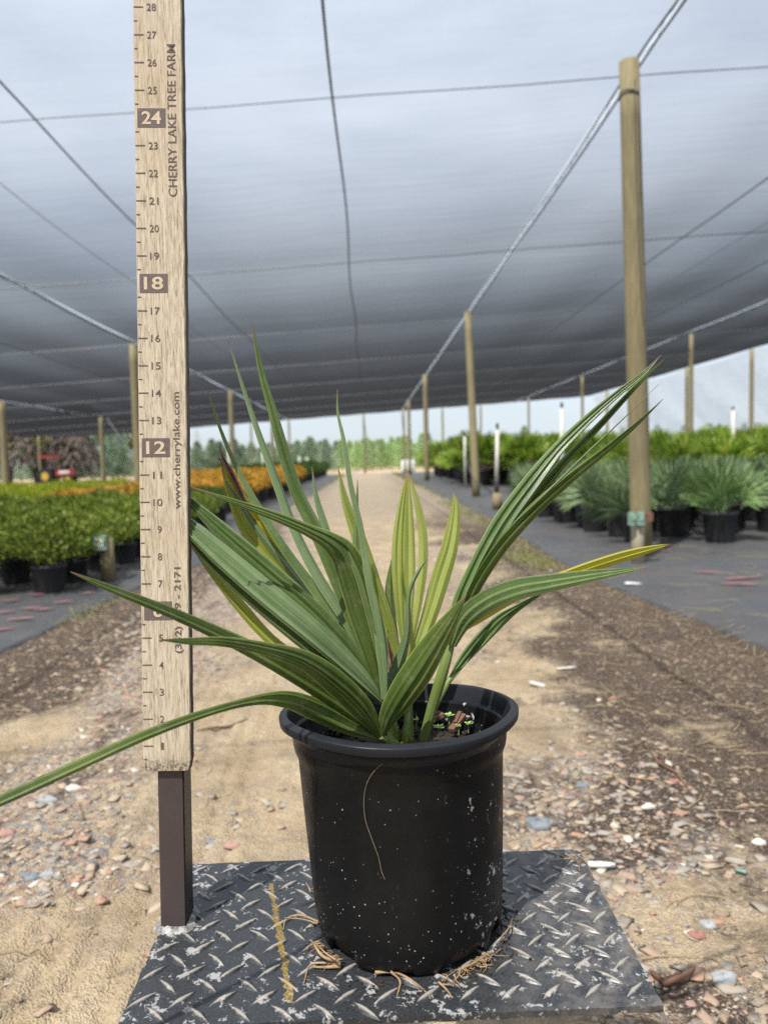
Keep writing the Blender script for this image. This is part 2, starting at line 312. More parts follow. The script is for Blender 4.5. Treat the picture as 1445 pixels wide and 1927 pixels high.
M['lace'] = simple('white_lacing', (.55, .58, .62), (.7, .72, .75), 20, .6, 0)
M['crease'] = simple('pale_wire', (.075, .078, .085), (.11, .113, .12), 20, .5, 0)
M['pvc'] = simple('white_pvc', (.62, .61, .54), (.45, .43, .36), 8, .5, .05)
M['galv'] = simple('galvanised', (.25, .26, .27), (.4, .4, .42), 20, .45, 0)
M['green_box'] = simple('green_plastic', (.08, .22, .14), (.30, .40, .33), 20, .5, 0)
M['white'] = simple('white_plastic', (.75, .75, .72), (.6, .6, .58), 20, .5, 0)
M['pink'] = simple('pink_paint', (.36, .12, .13), (.16, .08, .09), 14, .9, 0)
M['red'] = simple('red_paint', (.38, .045, .035), (.28, .035, .03), 10, .4, 0)
M['tyre'] = simple('tyre_rubber', (.015, .015, .016), None, 10, .8)
M['yellow'] = simple('yellow_paint', (.6, .36, .04), None, 10, .5)
M['thatch'] = simple('brown_thatch', (.085, .066, .058), (.17, .13, .11), 3, .95, .6, stretch=(3, 3, .4))
M['trunk'] = simple('tree_bark', (.09, .07, .05), (.16, .125, .09), 8, .95, .4, stretch=(2, 2, .4))
M['f_hedge'] = foliage('hedge_leaves', [(0, (.055, .090, .010)), (.45, (.13, .19, .022)), (1, (.32, .38, .07))])
M['f_yellow'] = foliage('yellow_green_leaves', [(0, (.12, .18, .012)), (.6, (.30, .36, .02)), (1, (.44, .45, .04))])
M['f_orange'] = foliage('orange_leaves', [(0, (.14, .17, .03)), (.35, (.42, .24, .04)), (.7, (.66, .32, .04)), (1, (.72, .46, .08))])
M['f_low'] = foliage('low_shrub_leaves', [(0, (.035, .075, .012)), (1, (.085, .14, .025))])
M['f_palmetto'] = foliage('silver_palmetto_leaves', [(0, (.065, .11, .045)), (.5, (.13, .195, .085)), (1, (.30, .37, .19))], .25, .45, .35)
M['f_palmlight'] = foliage('light_palmetto_leaves', [(0, (.11, .19, .06)), (.5, (.18, .29, .10)), (1, (.30, .40, .16))], .3, .45, .2)
M['f_bright'] = foliage('bright_palm_leaves', [(0, (.06, .13, .010)), (.5, (.16, .27, .025)), (1, (.38, .44, .07))], .4, .45, .4)
M['f_conifer'] = foliage('conifer_leaves', [(0, (.17, .25, .17)), (1, (.38, .46, .33))], .3, .6, .4)  # distance haze put into the colour as lighter, greyer leaf greens
M['f_conifer_l'] = foliage('pale_tree_leaves', [(0, (.30, .44, .18)), (1, (.56, .68, .36))], .4, .6, .3)
M['f_blue'] = foliage('blue_green_leaves', [(0, (.16, .24, .17)), (1, (.34, .44, .33))], .3, .6, .3)
M['f_palmtree'] = foliage('brownish_palm_leaves', [(0, (.07, .08, .03)), (.6, (.16, .18, .06)), (1, (.24, .17, .09))], .3, .6, .4)
M['f_seed'] = simple('seedling_leaf', (.22, .38, .07), (.30, .45, .12), 60, .5, 0)
M['f_grass'] = foliage('road_edge_grass', [(0, (.16, .16, .06)), (.6, (.26, .23, .11)), (1, (.22, .27, .08))], .3, .7, .2)
# ------------------------------------------------------------------ ground
_perm = RNG.permutation(256)
def vnoise(x, y):
    xi = np.floor(x).astype(int); yi = np.floor(y).astype(int); fx = x - xi; fy = y - yi; fx = fx * fx * (3 - 2 * fx); fy = fy * fy * (3 - 2 * fy)
    h = lambda a, b: _perm[(_perm[a & 255] + b) & 255] / 255.0
    return (h(xi, yi) * (1 - fx) + h(xi + 1, yi) * fx) * (1 - fy) + (h(xi, yi + 1) * (1 - fx) + h(xi + 1, yi + 1) * fx) * fy
def fbm(x, y, o=4):
    s = 0; a = .5; k = 1.0
    for i in range(o): s = s + a * vnoise(x * k + 17 * i, y * k - 9 * i); a *= .5; k *= 2.03
    return s / (1 - .5 ** o)
def sstep(a, b, x): t = np.clip((x - a) / (b - a), 0, 1); return t * t * (3 - 2 * t)
def masks(x, y):
    n = fbm(x * 1.6, y * 1.3); n2 = fbm(x * 4 + 40, y * 3.2 + 7); n3 = fbm(x * 9 + 3, y * 7 + 70)
    xl = -.80 - .10 * (y - 1.6) * (y < 3.5) - .19 * (y >= 3.5)      # pebbly strip left of the track
    grav = np.exp(-((x - xl) / .27) ** 2) * 1.0 * sstep(.22, .44, n2 + .14)
    grav = grav * (1 - .8 * (1 - sstep(1.25, 1.55, y)) * (x > -.86))
    grav = grav + np.exp(-((x - .45) / .28) ** 2 - ((y - 1.72) / .42) ** 2) * 1.2 * sstep(.2, .42, n2 + .1)
    grav = grav + np.exp(-((x - .62) / .35) ** 2 - ((y - 1.12) / .30) ** 2) * .8 * sstep(.30, .47, n2)
    grav = grav + np.exp(-((x - .75) / .40) ** 2) * sstep(3.0, 3.8, y) * (1 - sstep(6, 9, y)) * .75 * sstep(.35, .55, n2)
    grav = grav + np.exp(-((x + .75) / .5) ** 2) * sstep(3.4, 4.2, y) * (1 - sstep(6, 9, y)) * .6
    grav = grav + .38 * sstep(.56, .68, n) * (y > 1.4)
    mulch = 1.0 * sstep(.30, 1.02, x + .5 * (n2 - .5) + .35 * (n - .5) * 2 - .08 * (y - 2.2) * (y > 2.2) * (y < 7)) * (.70 + .30 * sstep(.3, .6, n2))
    mulch = np.where(y > 8, mulch * .7, mulch) * (y < 47)
    mulch = np.maximum(mulch, sstep(-.92, -1.18, x + .3 * (n - .5)) * .95 * (y < 47))
    mulch = np.maximum(mulch, np.exp(-((x - xl + .05) / .22) ** 2) * .65 * sstep(.42, .62, n3))
    mulch = np.maximum(mulch, np.exp(-((x - .55) / .32) ** 2) * (y < 2.9) * .75 * sstep(.40, .62, n2 * .6 + n3 * .4))
    sandpatch = np.exp(-((x + 1.05) / .16) ** 2 - ((y - 2.35) / .25) ** 2) + np.exp(-((x - .42) / .18) ** 2 - ((y - 2.15) / .22) ** 2)
    mulch = mulch * (1 - np.clip(sandpatch * 1.3, 0, 1)); grav = grav * (1 - np.clip(sandpatch, 0, 1))
    return np.clip(grav, 0, 1), np.clip(mulch, 0, 1), n
def height(x, y):
    near = np.exp(-((y - 1.2) / 5.0) ** 2) * (np.abs(x) < 6)
    h = (fbm(x * 3, y * 3) - .5) * .026 + (fbm(x * 12 + 5, y * 12) - .5) * .020 - np.abs(fbm(x * 16 + 31, y * 11 + 3) - .5) * .020 + (fbm(x * 45, y * 45 + 3) - .5) * .0045
    g, m, n = masks(x, y); h = h + m * .006 * fbm(x * 60 + 8, y * 60)
    tr = 0 * x
    for xc, wd in ((-.60, .010), (-.555, .010), (-.50, .009), (-.43, .009), (-.35, .010), (-.30, .010)):
        xw = xc + .012 * np.sin(y * 2.2) - .035 * (y - 1.2)
        tr = tr - .012 * np.exp(-((x - xw) / wd) ** 2) * (.35 + .65 * (np.sin(y * 120 + x * 40) > -.2)) * sstep(.25, .5, fbm(x * 3 + 9, y * 2.5) + .12)
    return (h + tr * (y < 3.2)) * near
def grid_axis(lo, hi, dense_lo, dense_hi, step, grow=1.12):
    a = list(np.arange(dense_lo, dense_hi, step)); s = step
    while a[-1] < hi: s *= grow; a.append(a[-1] + s)
    s = step
    while a[0] > lo: s *= grow; a.insert(0, a[0] - s)
    return np.array(a)
gx = grid_axis(-900, 900, -1.5, 1.5, .0095); gy = grid_axis(-80, 1600, .75, 3.1, .0095, 1.035)
GX, GY = np.meshgrid(gx, gy); GZ = height(GX, GY)
GZ = GZ + 6.0 * sstep(90, 260, GY) * sstep(15, 60, GX) * 0.5
nx, ny = len(gx), len(gy); idx = np.arange(nx * ny).reshape(ny, nx)
Q = np.stack([idx[:-1, :-1], idx[:-1, 1:], idx[1:, 1:], idx[1:, :-1]], -1).reshape(-1, 4)
def ground_mat():
    m, t, b = mat('sandy_track'); a = N(t, 'ShaderNodeAttribute', attribute_name='mask'); s = N(t, 'ShaderNodeSeparateColor'); t.links.new(a.outputs['Color'], s.inputs[0])
    tcn = N(t, 'ShaderNodeTexCoord'); O = tcn.outputs['Object']
    n1 = noise(t, 3.5, 8, .7); n2 = noise(t, 90, 4, .7); n3 = noise(t, 14, 6, .7)
    sand = ramp(t, n1.outputs['Fac'], [(.30, (.28, .21, .13)), (.50, (.48, .375, .24)), (.70, (.62, .505, .34))]).outputs[0]
    sand = mix(t, ramp(t, n2.outputs['Fac'], [(.25, .35), (.6, 0.0)]).outputs[0], sand, (.27, .19, .11))
    sand = mix(t, ramp(t, n3.outputs['Fac'], [(.50, 0.0), (.66, .6)]).outputs[0], sand, (.27, .21, .155)); n10 = noise(t, 4.5, 8, .75, stretch=(.7, 1, 1)); sand = mix(t, ramp(t, n10.outputs['Fac'], [(.52, 0.0), (.66, .55)]).outputs[0], sand, (.25, .20, .16))
    vo = N(t, 'ShaderNodeTexVoronoi'); vo.inputs['Scale'].default_value = 75; t.links.new(O, vo.inputs['Vector'])
    vs = N(t, 'ShaderNodeSeparateColor'); t.links.new(vo.outputs['Color'], vs.inputs[0])
    peb = ramp(t, vs.outputs[0], [(0, (.27, .255, .24)), (.22, (.36, .245, .19)), (.42, (.17, .155, .145)), (.6, (.44, .36, .26)), (.8, (.30, .19, .15)), (.93, (.52, .48, .42))], 'CONSTANT').outputs[0]
    gm = mth(t, 'MULTIPLY', s.outputs[0], mth(t, 'GREATER_THAN', mth(t, 'ADD', vs.outputs[1], mth(t, 'MULTIPLY', s.outputs[0], .4)), .62)); c = mix(t, gm, sand, peb)
    v2 = N(t, 'ShaderNodeTexVoronoi'); v2.inputs['Scale'].default_value = 240; t.links.new(O, v2.inputs['Vector'])
    v2s = N(t, 'ShaderNodeSeparateColor'); t.links.new(v2.outputs['Color'], v2s.inputs[0])
    mul = ramp(t, v2s.outputs[0], [(0, (.030, .021, .017)), (.4, (.075, .052, .040)), (.75, (.135, .10, .08)), (.93, (.28, .23, .185))], 'CONSTANT').outputs[0]
    n4 = noise(t, 13, 9, .78); mm = mth(t, 'ADD', s.outputs[1], mth(t, 'MULTIPLY', mth(t, 'SUBTRACT', n4.outputs['Fac'], .5), 2.1)); c = mix(t, ramp(t, mm, [(.16, 0.0), (.62, .90)]).outputs[0], c, mul)
    c = mix(t, s.outputs[2], c, ramp(t, n3.outputs['Fac'], [(.3, (.24, .195, .145)), (.7, (.40, .33, .25))]).outputs[0])
    t.links.new(c, b.inputs['Base Color']); b.inputs['Roughness'].default_value = .95; b.inputs['Specular IOR Level'].default_value = .15
    n8 = noise(t, 34, 6, .72); hh = mth(t, 'ADD', mth(t, 'MULTIPLY', n8.outputs['Fac'], 2.6), mth(t, 'ADD', n2.outputs['Fac'], mth(t, 'MULTIPLY', v2.outputs['Distance'], 1.2))); bump(t, b, hh, .9, .006); return m
M['ground'] = ground_mat()
go = np_mesh('ground', np.stack([GX, GY, GZ], -1).reshape(-1, 3), Q, M['ground'], smooth=True); tag(go, kind='structure')
gr, mu, nn_ = masks(GX, GY); far = sstep(8.0, 13, GY) * (GY < 47.5) * .8
ca = go.data.color_attributes.new('mask', 'FLOAT_COLOR', 'POINT'); cc = np.ones((nx * ny, 4), dtype=np.float32); cc[:, 0] = gr.ravel(); cc[:, 1] = mu.ravel(); cc[:, 2] = far.ravel(); ca.data.foreach_set('color', cc.ravel())
# woven ground cloth on both sides
def fabric_mat():
    m, t, b = mat('woven_ground_cloth'); tcn = N(t, 'ShaderNodeTexCoord'); n1 = noise(t, 2.0, 6, .7); n2 = noise(t, 60, 4, .7)
    c = ramp(t, n1.outputs['Fac'], [(.3, (.036, .039, .044)), (.7, (.066, .070, .078))]).outputs[0]
    c = mix(t, ramp(t, n2.outputs['Fac'], [(.52, 0.0), (.68, .5)]).outputs[0], c, (.16, .14, .115)); n3 = noise(t, 1.1, 6, .8)
    c = mix(t, ramp(t, n3.outputs['Fac'], [(.47, 0.0), (.64, .75)]).outputs[0], c, (.095, .075, .062)); n9 = noise(t, 7, 6, .8); c = mix(t, ramp(t, n9.outputs['Fac'], [(.56, 0.0), (.68, .6)]).outputs[0], c, (.15, .125, .10))
    t.links.new(c, b.inputs['Base Color']); b.inputs['Roughness'].default_value = .6; b.inputs['Specular IOR Level'].default_value = .45; n7 = noise(t, 2.5, 4, .6, stretch=(1, .4, 1)); bump(t, b, mth(t, 'ADD', mth(t, 'MULTIPLY', n7.outputs['Fac'], 9.0), n2.outputs['Fac']), .6, .010); return m
M['fabric'] = fabric_mat()
def cloth_sheet(name, edge, xo, y0, y1, label):
    ys = grid_axis(y0, y1, y0, 9, .05, 1.08); ys = ys[(ys >= y0 - .01) & (ys <= y1)]; k = 70; V = []
    for y in ys:
        e = edge(y); xs = e + (xo - e) * (np.linspace(0, 1, k) ** 1.9)
        for x in xs: V.append((x, y, 0))
    V = np.array(V); V[:, 2] = .014 + height(V[:, 0], V[:, 1]) * .45 + .006 * (fbm(V[:, 0] * 1.7, V[:, 1] * 1.7) - .5)
    V[::k, 2] -= .03
    id_ = np.arange(len(ys) * k).reshape(len(ys), k); Qq = np.stack([id_[:-1, :-1], id_[:-1, 1:], id_[1:, 1:], id_[1:, :-1]], -1).reshape(-1, 4)
    if xo < 0: Qq = Qq[:, ::-1]
    o = np_mesh(name, V, Qq, M['fabric'], smooth=True); tag(o, kind='structure'); return o
cloth_sheet('ground_cloth', lambda y: -1.66 + .28 * float(sstep(3.4, 6.3, y)) + .05 * math.sin(y * 2.1), -26, .5, 46, '')
def redge(y): return 1.52 + .035 * math.sin(y * 2.7) - .16 * math.exp(-((y - 5.3) / .9) ** 2) - .10 * math.exp(-((y - 8) / 1.2) ** 2)
cloth_sheet('ground_cloth', redge, 17, .5, 46, '')
# pebbles, chips, straw
def stone_cloud(name, n, xr, yr, smin, smax, thr, mt, flat=.55, elong=1.5, maskid=0, base=.02, xbias=None):
    P0 = np.array([(-1, -1, -.7), (1, -1, -.7), (1, 1, -.7), (-1, 1, -.7), (-.72, -.72, .7), (.72, -.72, .7), (.72, .72, .7), (-.72, .72, .7)]) * .85
    tri = np.array([(3, 2, 1, 0), (4, 5, 6, 7), (0, 1, 5, 4), (1, 2, 6, 5), (2, 3, 7, 6), (3, 0, 4, 7)]); Vs = []; Fs = []; cnt = 0; tries = 0
    while cnt < n and tries < 260:
        tries += 1; X = RNG.uniform(*xr, 4000); Y = yr[0] + (yr[1] - yr[0]) * RNG.uniform(0, 1, 4000) ** 1.6; mk = masks(X, Y)[maskid]
        keep = RNG.uniform(0, 1, 4000) < (base + mk ** 1.5); X, Y = X[keep], Y[keep]; Z = height(X, Y)
        for x, y, z in zip(X, Y, Z):
            if cnt >= n: break
            if abs(x) > .62 * y + .15: continue
            if abs(x - 1.52) < .0 or x > 1.5 or x < -1.62: continue
            s = smin + (smax - smin) * RNG.uniform() ** 3.6; a = RNG.uniform(0, 2 * PI); P = P0 * (1 + RNG.uniform(-.55, .30, (8, 1)) + RNG.uniform(-.15, .15, (8, 3))) * np.array([s * RNG.uniform(1, elong), s, s * flat * RNG.uniform(.5, 1.1)])
            ca_, sa_ = math.cos(a), math.sin(a); tl = RNG.uniform(-.25, .25); px_ = P[:, 0] * ca_ - P[:, 1] * sa_; py_ = P[:, 0] * sa_ + P[:, 1] * ca_
            Vs.append(np.stack([px_ + x, py_ + y, P[:, 2] + tl * px_ + z + s * flat * .28], -1)); Fs.append(tri + cnt * 8); cnt += 1
    o = np_mesh(name, np.concatenate(Vs), np.concatenate(Fs), mt); return o
def stone_mat(name, stops):
    m, t, b = mat(name); g = N(t, 'ShaderNodeNewGeometry'); c = ramp(t, g.outputs['Random Per Island'], stops, 'CONSTANT').outputs[0]; n1 = noise(t, 160, 4, .7)
    c = mix(t, ramp(t, n1.outputs['Fac'], [(.35, .12), (.65, .75)]).outputs[0], c, (.38, .30, .20)); t.links.new(c, b.inputs['Base Color']); b.inputs['Roughness'].default_value = .85; b.inputs['Specular IOR Level'].default_value = .25; bump(t, b, n1.outputs['Fac'], .4, .002); return m
M['stones'] = stone_mat('mixed_pebbles', [(0, (.19, .19, .195)), (.20, (.30, .19, .155)), (.36, (.11, .11, .12)), (.46, (.38, .31, .24)), (.62, (.27, .265, .255)), (.75, (.33, .15, .11)), (.83, (.22, .165, .135)), (.96, (.58, .55, .49))])
M['chips'] = stone_mat('bark_chips', [(0, (.045, .028, .02)), (.35, (.09, .055, .04)), (.7, (.15, .10, .075)), (.93, (.28, .20, .14))])
tag(stone_cloud('gravel', 17000, (-1.6, 1.5), (.95, 8), .0024, .0140, .3, M['stones'], .38, 2.0, 0, .012), 'loose grey, pink and brick red pebbles scattered on the sandy track', 'gravel', kind='stuff')
tag(stone_cloud('bark_litter', 13000, (-1.6, 1.5), (.95, 7), .0015, .010, .3, M['chips'], .4, 2.6, 1, .01), 'small dark bark chips lying thick along the track edges', 'bark litter', kind='stuff')
def wisps(name, n, xr, yr, mt, lmin, lmax, r, label, cat, mask=True, zoff=.004):
    mb = MB(); k = 0
    while k < n:
        x = random.uniform(*xr); y = random.uniform(*yr)
        if abs(x) > .6 * y + .1: continue
        if mask and random.random() > .1 + float(masks(np.array([x]), np.array([y]))[1][0]): continue
        a = random.uniform(0, PI); l = random.uniform(lmin, lmax); cv = random.uniform(-1.6, 1.6); pts = []; px_, py_ = x, y
        for i in range(7):
            z = float(height(np.array([px_]), np.array([py_]))[0]) + zoff + (.014 if abs(px_) > 1.5 else 0) + random.uniform(0, .003)
            pts.append((px_, py_, z)); px_ += math.cos(a) * l / 6; py_ += math.sin(a) * l / 6; a += cv / 6
        mb.tube(pts, [r * .4] + [r] * 5 + [r * .3], 4); k += 1
    o = mb.build(name, mt); tag(o, label, cat, kind='stuff')
wisps('straw_litter', 330, (-1.5, 1.6), (.95, 5), M['straw'], .04, .17, .0011, 'thin dry stalks and straw scattered over the track', 'straw')
wisps('grass_clippings', 55, (.6, 3.5), (1.6, 6.5), M['grassbit'], .08, .26, .0016, 'cut green and yellow grass blades on the right ground cloth', 'grass clippings', False, .006)
# grass tufts at the edge of the cloth
V = []; Q4 = []
for i in range(5200):
    c = random.random()
    if c < .22: x, y = random.gauss(1.22, .11), random.gauss(5.9, .35)
    elif c < .40: x, y = random.gauss(1.38, .08), random.uniform(6.4, 14)
    elif c < .45: x, y = random.gauss(-1.62, .06), random.uniform(3.9, 4.6)
    elif c < .85: x, y = random.gauss(1.55, .10), random.uniform(10, 46)
    else: x, y = random.gauss(-1.5, .12), random.uniform(10, 46)
    h = random.uniform(.006, .022) * (1 + .05 * y); a = random.uniform(0, PI); wv = .0035 * (1 + .1 * y); lx, ly = random.gauss(0, .03), random.gauss(0, .03); b = len(V); z0 = .0 + float(height(np.array([x]), np.array([y]))[0])
    V += [(x - math.cos(a) * wv, y - math.sin(a) * wv, z0), (x + math.cos(a) * wv, y + math.sin(a) * wv, z0), (x + lx + math.cos(a) * wv * .3, y + ly, z0 + h), (x + lx - math.cos(a) * wv * .3, y + ly, z0 + h)]; Q4.append((b, b + 1, b + 2, b + 3))
tag(np_mesh('grass', np.array(V), np.array(Q4), M['f_grass']), 'sparse low grass along both edges of the track', 'grass', kind='stuff')
# a few bigger things lying about, each its own
def scrap(px, py, ln, wd, ht, ang, mt, name, label, cat, zo=.004):
    p = onZ(px, py, 0); z = float(height(np.array([p[0]]), np.array([p[1]]))[0]); mb = MB(); k = 5
    vs = []
    for i in range(k):
        f = i / (k - 1) - .5; ww = wd * (1 - .5 * abs(f) * abs(f) * 4 * .6) * random.uniform(.85, 1.1)
        for s in (-1, 1):
            for zz in (0, 1): vs.append((f * ln, s * ww / 2, zz * ht * random.uniform(.8, 1.1)))
    fs = []
    for i in range(k - 1): a = i * 4; fs += [(a, a + 4, a + 5, a + 1), (a + 1, a + 5, a + 7, a + 3), (a + 3, a + 7, a + 6, a + 2), (a + 2, a + 6, a + 4, a)]
    fs += [(0, 1, 3, 2), (k * 4 - 4, k * 4 - 2, k * 4 - 1, k * 4 - 3)]
    mb.add(vs, fs); o = mb.build(name, mt, None, True); o.location = (p[0], p[1], z + zo); o.rotation_euler = (random.uniform(-.1, .1), random.uniform(-.1, .1), ang); tag(o, label, cat)
scrap(1065, 1260, .075, .014, .007, .05, M['pvc'], 'plastic_scrap', 'white plastic strip lying flat on brown mulch right of the track', 'scrap')
scrap(1011, 1291, .060, .018, .010, -.75, M['pvc'], 'plastic_scrap', 'white tilted plastic stub just right above the pot rim', 'scrap')
scrap(1131, 1633, .052, .012, .008, .05, M['white'], 'plastic_scrap', 'off-white splinter beside the back right corner of the tread plate', 'scrap')
scrap(1393, 1641, .022, .008, .006, -.9, M['green_box'], 'plastic_scrap', 'small teal plastic scrap on the gravel at the right', 'scrap')
scrap(1190, 1105, .10, .03, .012, .2, M['white'], 'plastic_scrap', 'white scrap on the edge of the right ground cloth', 'scrap', .018)
slate = simple('slate', (.13, .15, .165), (.20, .22, .235), 30, .7, .3)
grey = simple('grey_stone', (.25, .26, .27), (.36, .37, .37), 30, .8, .3); pinks = simple('pink_stone', (.36, .22, .18), (.28, .17, .14), 30, .8, .3); pale_s = simple('pale_stone', (.62, .58, .50), (.5, .46, .4), 40, .8, .3)
brick = simple('brick_stone', (.32, .15, .11), (.23, .115, .09), 40, .85, .3)
def rock(px, py, wpx, asp, mt, label):
    p = onZ(px, py, 0); dpx = p[1]; s = wpx / 2 * dpx / F; z = float(height(np.array([p[0]]), np.array([p[1]]))[0]); mb = MB(); n = 7; prof = [(0, 1), (.62, .96), (.93, .35), (1, -.2), (.8, -.6)]
    vs = []; ph = [random.uniform(.62, 1.22) for _ in range(n)]
    for r, zz in prof:
        for k in range(n): a = 2 * PI * k / n; vs.append((math.cos(a) * r * s * ph[k], math.sin(a) * r * s * asp * ph[(k * 3) % n], zz * s * .34 * (1 + .25 * math.sin(a * 2 + wpx))))
    fs = [(i * n + k, i * n + (k + 1) % n, (i + 1) * n + (k + 1) % n, (i + 1) * n + k) for i in range(len(prof) - 1) for k in range(n)]; fs = [f[::-1] for f in fs]
    mb.add(vs, fs); o = mb.build('stone', mt, None, False); o.location = (p[0], p[1], z + s * .12); o.rotation_euler = (0, 0, random.uniform(-.4, .4)); tag(o, label, 'stone', 'larger stones on the track')
rock(958, 1050 + 0, 1, 1, grey, '') if False else None
for a in [(1334, 1740, 40, .8, grey, 'smooth grey stone above the pale patch at the lower right'),
          (1360, 1848, 52, .7, grey, 'broad grey flat stone at the lower right, near the bottom edge'),
          (1313, 1765, 40, .6, brick, 'long brick red stone between two grey stones at the lower right'),
          (1300, 1890, 22, 1, pinks, 'small round pink stone near the bottom right'),
          (1428, 1583, 30, .8, pale_s, 'large off-white stone at the right edge'),
          (1221, 1519, 30, .6, pale_s, 'flat white pebble in the gravel patch right of the pot'),
          (1093, 1480, 36, .7, slate, 'grey stone in the gravel patch beside the pot'),
          (1013, 1549, 58, .8, slate, 'wide slate piece right of the pot above the plate'),
          (1268, 1475, 22, .8, brick, 'orange red stone at the right end of the gravel patch'),
          (440, 1587, 40, .5, pinks, 'flat pink stone behind the tread plate, left of the pot'),
          (397, 1576, 26, .6, slate, 'pointed slate chip right of the dark steel post'),
          (144, 1670, 20, .8, pale_s, 'lone white pebble on the sand left of the post'),
          (138, 1485, 36, .6, pale_s, 'pale flat stone in the strip left of the ruler'),
          (60, 1655, 46, .7, slate, 'dark slate piece at the lower left gravel edge'),
          (90, 1650, 36, .6, grey, 'flat grey stone lying on sand at the lower left'),
          (12, 1572, 34, .8, pinks, 'pink stone at the left edge of the photo'),
          (85, 1508, 44, .5, grey, 'grey angular stone among the left pebbles'),
          (1155, 1315, 24, .6, brick, 'lone red brick chip on the brown mulch, right side')]: rock(*a)
# dark curved root pieces
for pts, r, lab in (([(1210, 1405), (1240, 1440), (1275, 1465), (1300, 1498)], .004, 'dark dry curved root lying right of the gravel patch'), ([(1225, 1835), (1250, 1855), (1290, 1852), (1305, 1838)], .006, 'dark split bark strip curled at the right of the plate'),
                    ([(150, 1510), (158, 1540), (135, 1575), (100, 1590)], .0022, 'thin dark curved twig on the sand left of the ruler'), ([(470, 1350), (430, 1370), (395, 1378), (370, 1376)], .004, 'faint bent twig on the sand between ruler and pot')):
    mb = MB(); w_ = [onZ(a, b, 0) for a, b in pts]; mb.tube([(p[0], p[1], r * .8 + float(height(np.array([p[0]]), np.array([p[1]]))[0]) + .003) for p in w_], [r * .5, r, r, r * .4], 6); tag(mb.build('twig', M['bark'] if r > .003 else M['dry'], None, True), lab, 'twig')
# pink dashes sprayed on the cloth
for k, (px, py, l, a) in enumerate([(10, 1153, .10, .3), (40, 1165, .13, .1), (58, 1145, .11, .2), (82, 1147, .10, .35), (5, 1185, .10, .3), (165, 1117, .10, .2), (70, 1120, .09, .1), (20, 1131, .1, .3), (118, 1134, .1, .25), (1335, 1078, .22, -.5), (1400, 1088, .26, .25), (1390, 1100, .2, -.3), (1245, 1037, .16, .1)]):
    p = onZ(px, py, .02); mb = MB(); n = 8; vs = []
    for i in range(n):
        f = i / (n - 1) - .5; wv = .016 * (1 - abs(f) * 1.4) + .004
        for s in (-1, 1): x, y = p[0] + f * l * math.cos(a) - s * wv * math.sin(a), p[1] + f * l * math.sin(a) + s * wv * math.cos(a); vs.append((x, y, .026 + float(height(np.array([x]), np.array([y]))[0]) * .45))
    mb.add(vs, [(i * 2, i * 2 + 2, i * 2 + 3, i * 2 + 1) for i in range(n - 1)]); o = mb.build('paint_mark', M['pink']); tag(o, 'pink paint dash sprayed on the %s ground cloth' % ('left' if px < 700 else 'right'), 'paint mark', 'pink dashes on the %s ground cloth' % ('left' if px < 700 else 'right'))
# ------------------------------------------------------------------ shade structure
TILT = .05; HC = 2.855
def cz(x): return .8 + HC + TILT * x
ROWS = [-18.6, -11.7, -4.79, 2.14, 9.07, 13.75]
CROSS = [-5, .4, 6.2, 11.2, 16.6, 22.0, 27.4, 33.0, 38.6, 44.0]; YE = 47.6
shade = empty('shade_roof', (2.14, 5.8, cz(2.14))); tag(shade, 'wide grey-blue shade cloth roof stretched over the whole nursery', 'shade roof')
def wpos(o): o.location = -Vector(shade.location); return o
def cloth_z(x, y, x0, x1):
    f = (x - x0) / (x1 - x0); k = 3 if x1 - x0 > 6 else 2
    sag = .022 * math.sin(f * k * PI) ** 2; j = max([c for c in CROSS if c <= y] + [-12]); nxt = min([c for c in CROSS if c > y] + [YE]); g = (y - j) / (nxt - j)
    sag += .016 * math.sin(g * PI) + .0015 * math.sin(y * 2.1 + x * .6) + .0007 * math.sin(y * 6.3 + x * .8 + math.sin(x * 2))
    return cz(x) - sag
for a, b in zip(ROWS[:-1], ROWS[1:]):
    x0, x1 = a + .026, b - .026; xs = np.linspace(x0, x1, 49 if b - a > 6 else 33); ys = np.linspace(-12, YE, 200); vs = [(x, y, cloth_z(x, y, a, b)) for y in ys for x in xs]; n = len(xs)
    mb = MB(); mb.add(vs, [(i * n + k, i * n + k + 1, (i + 1) * n + k + 1, (i + 1) * n + k) for i in range(len(ys) - 1) for k in range(n - 1)]); wpos(mb.build('cloth_panel', M['cloth'], shade, True))
for x in ROWS[1:-1]:
    for s in (-1, 1):
        mb = MB(); mb.tube([(x + s * .028 + .004 * math.sin(y * 1.9 + s), y, cz(x) - .012 - .045 * math.sin(((y - 5.8) / 5.4 % 1) * PI)) for y in np.arange(-6, YE, .45)], .0085, 5); wpos(mb.build('hem_rope', M['hem'], shade))
    mb = MB(); mb.tube([(x + (.025 if i % 2 else -.025), y, cz(x) - .01 - .045 * math.sin(((y - 5.8) / 5.4 % 1) * PI)) for i, y in enumerate(np.arange(-6, YE, .30))], .0028, 4); wpos(mb.build('lacing', M['lace'], shade))
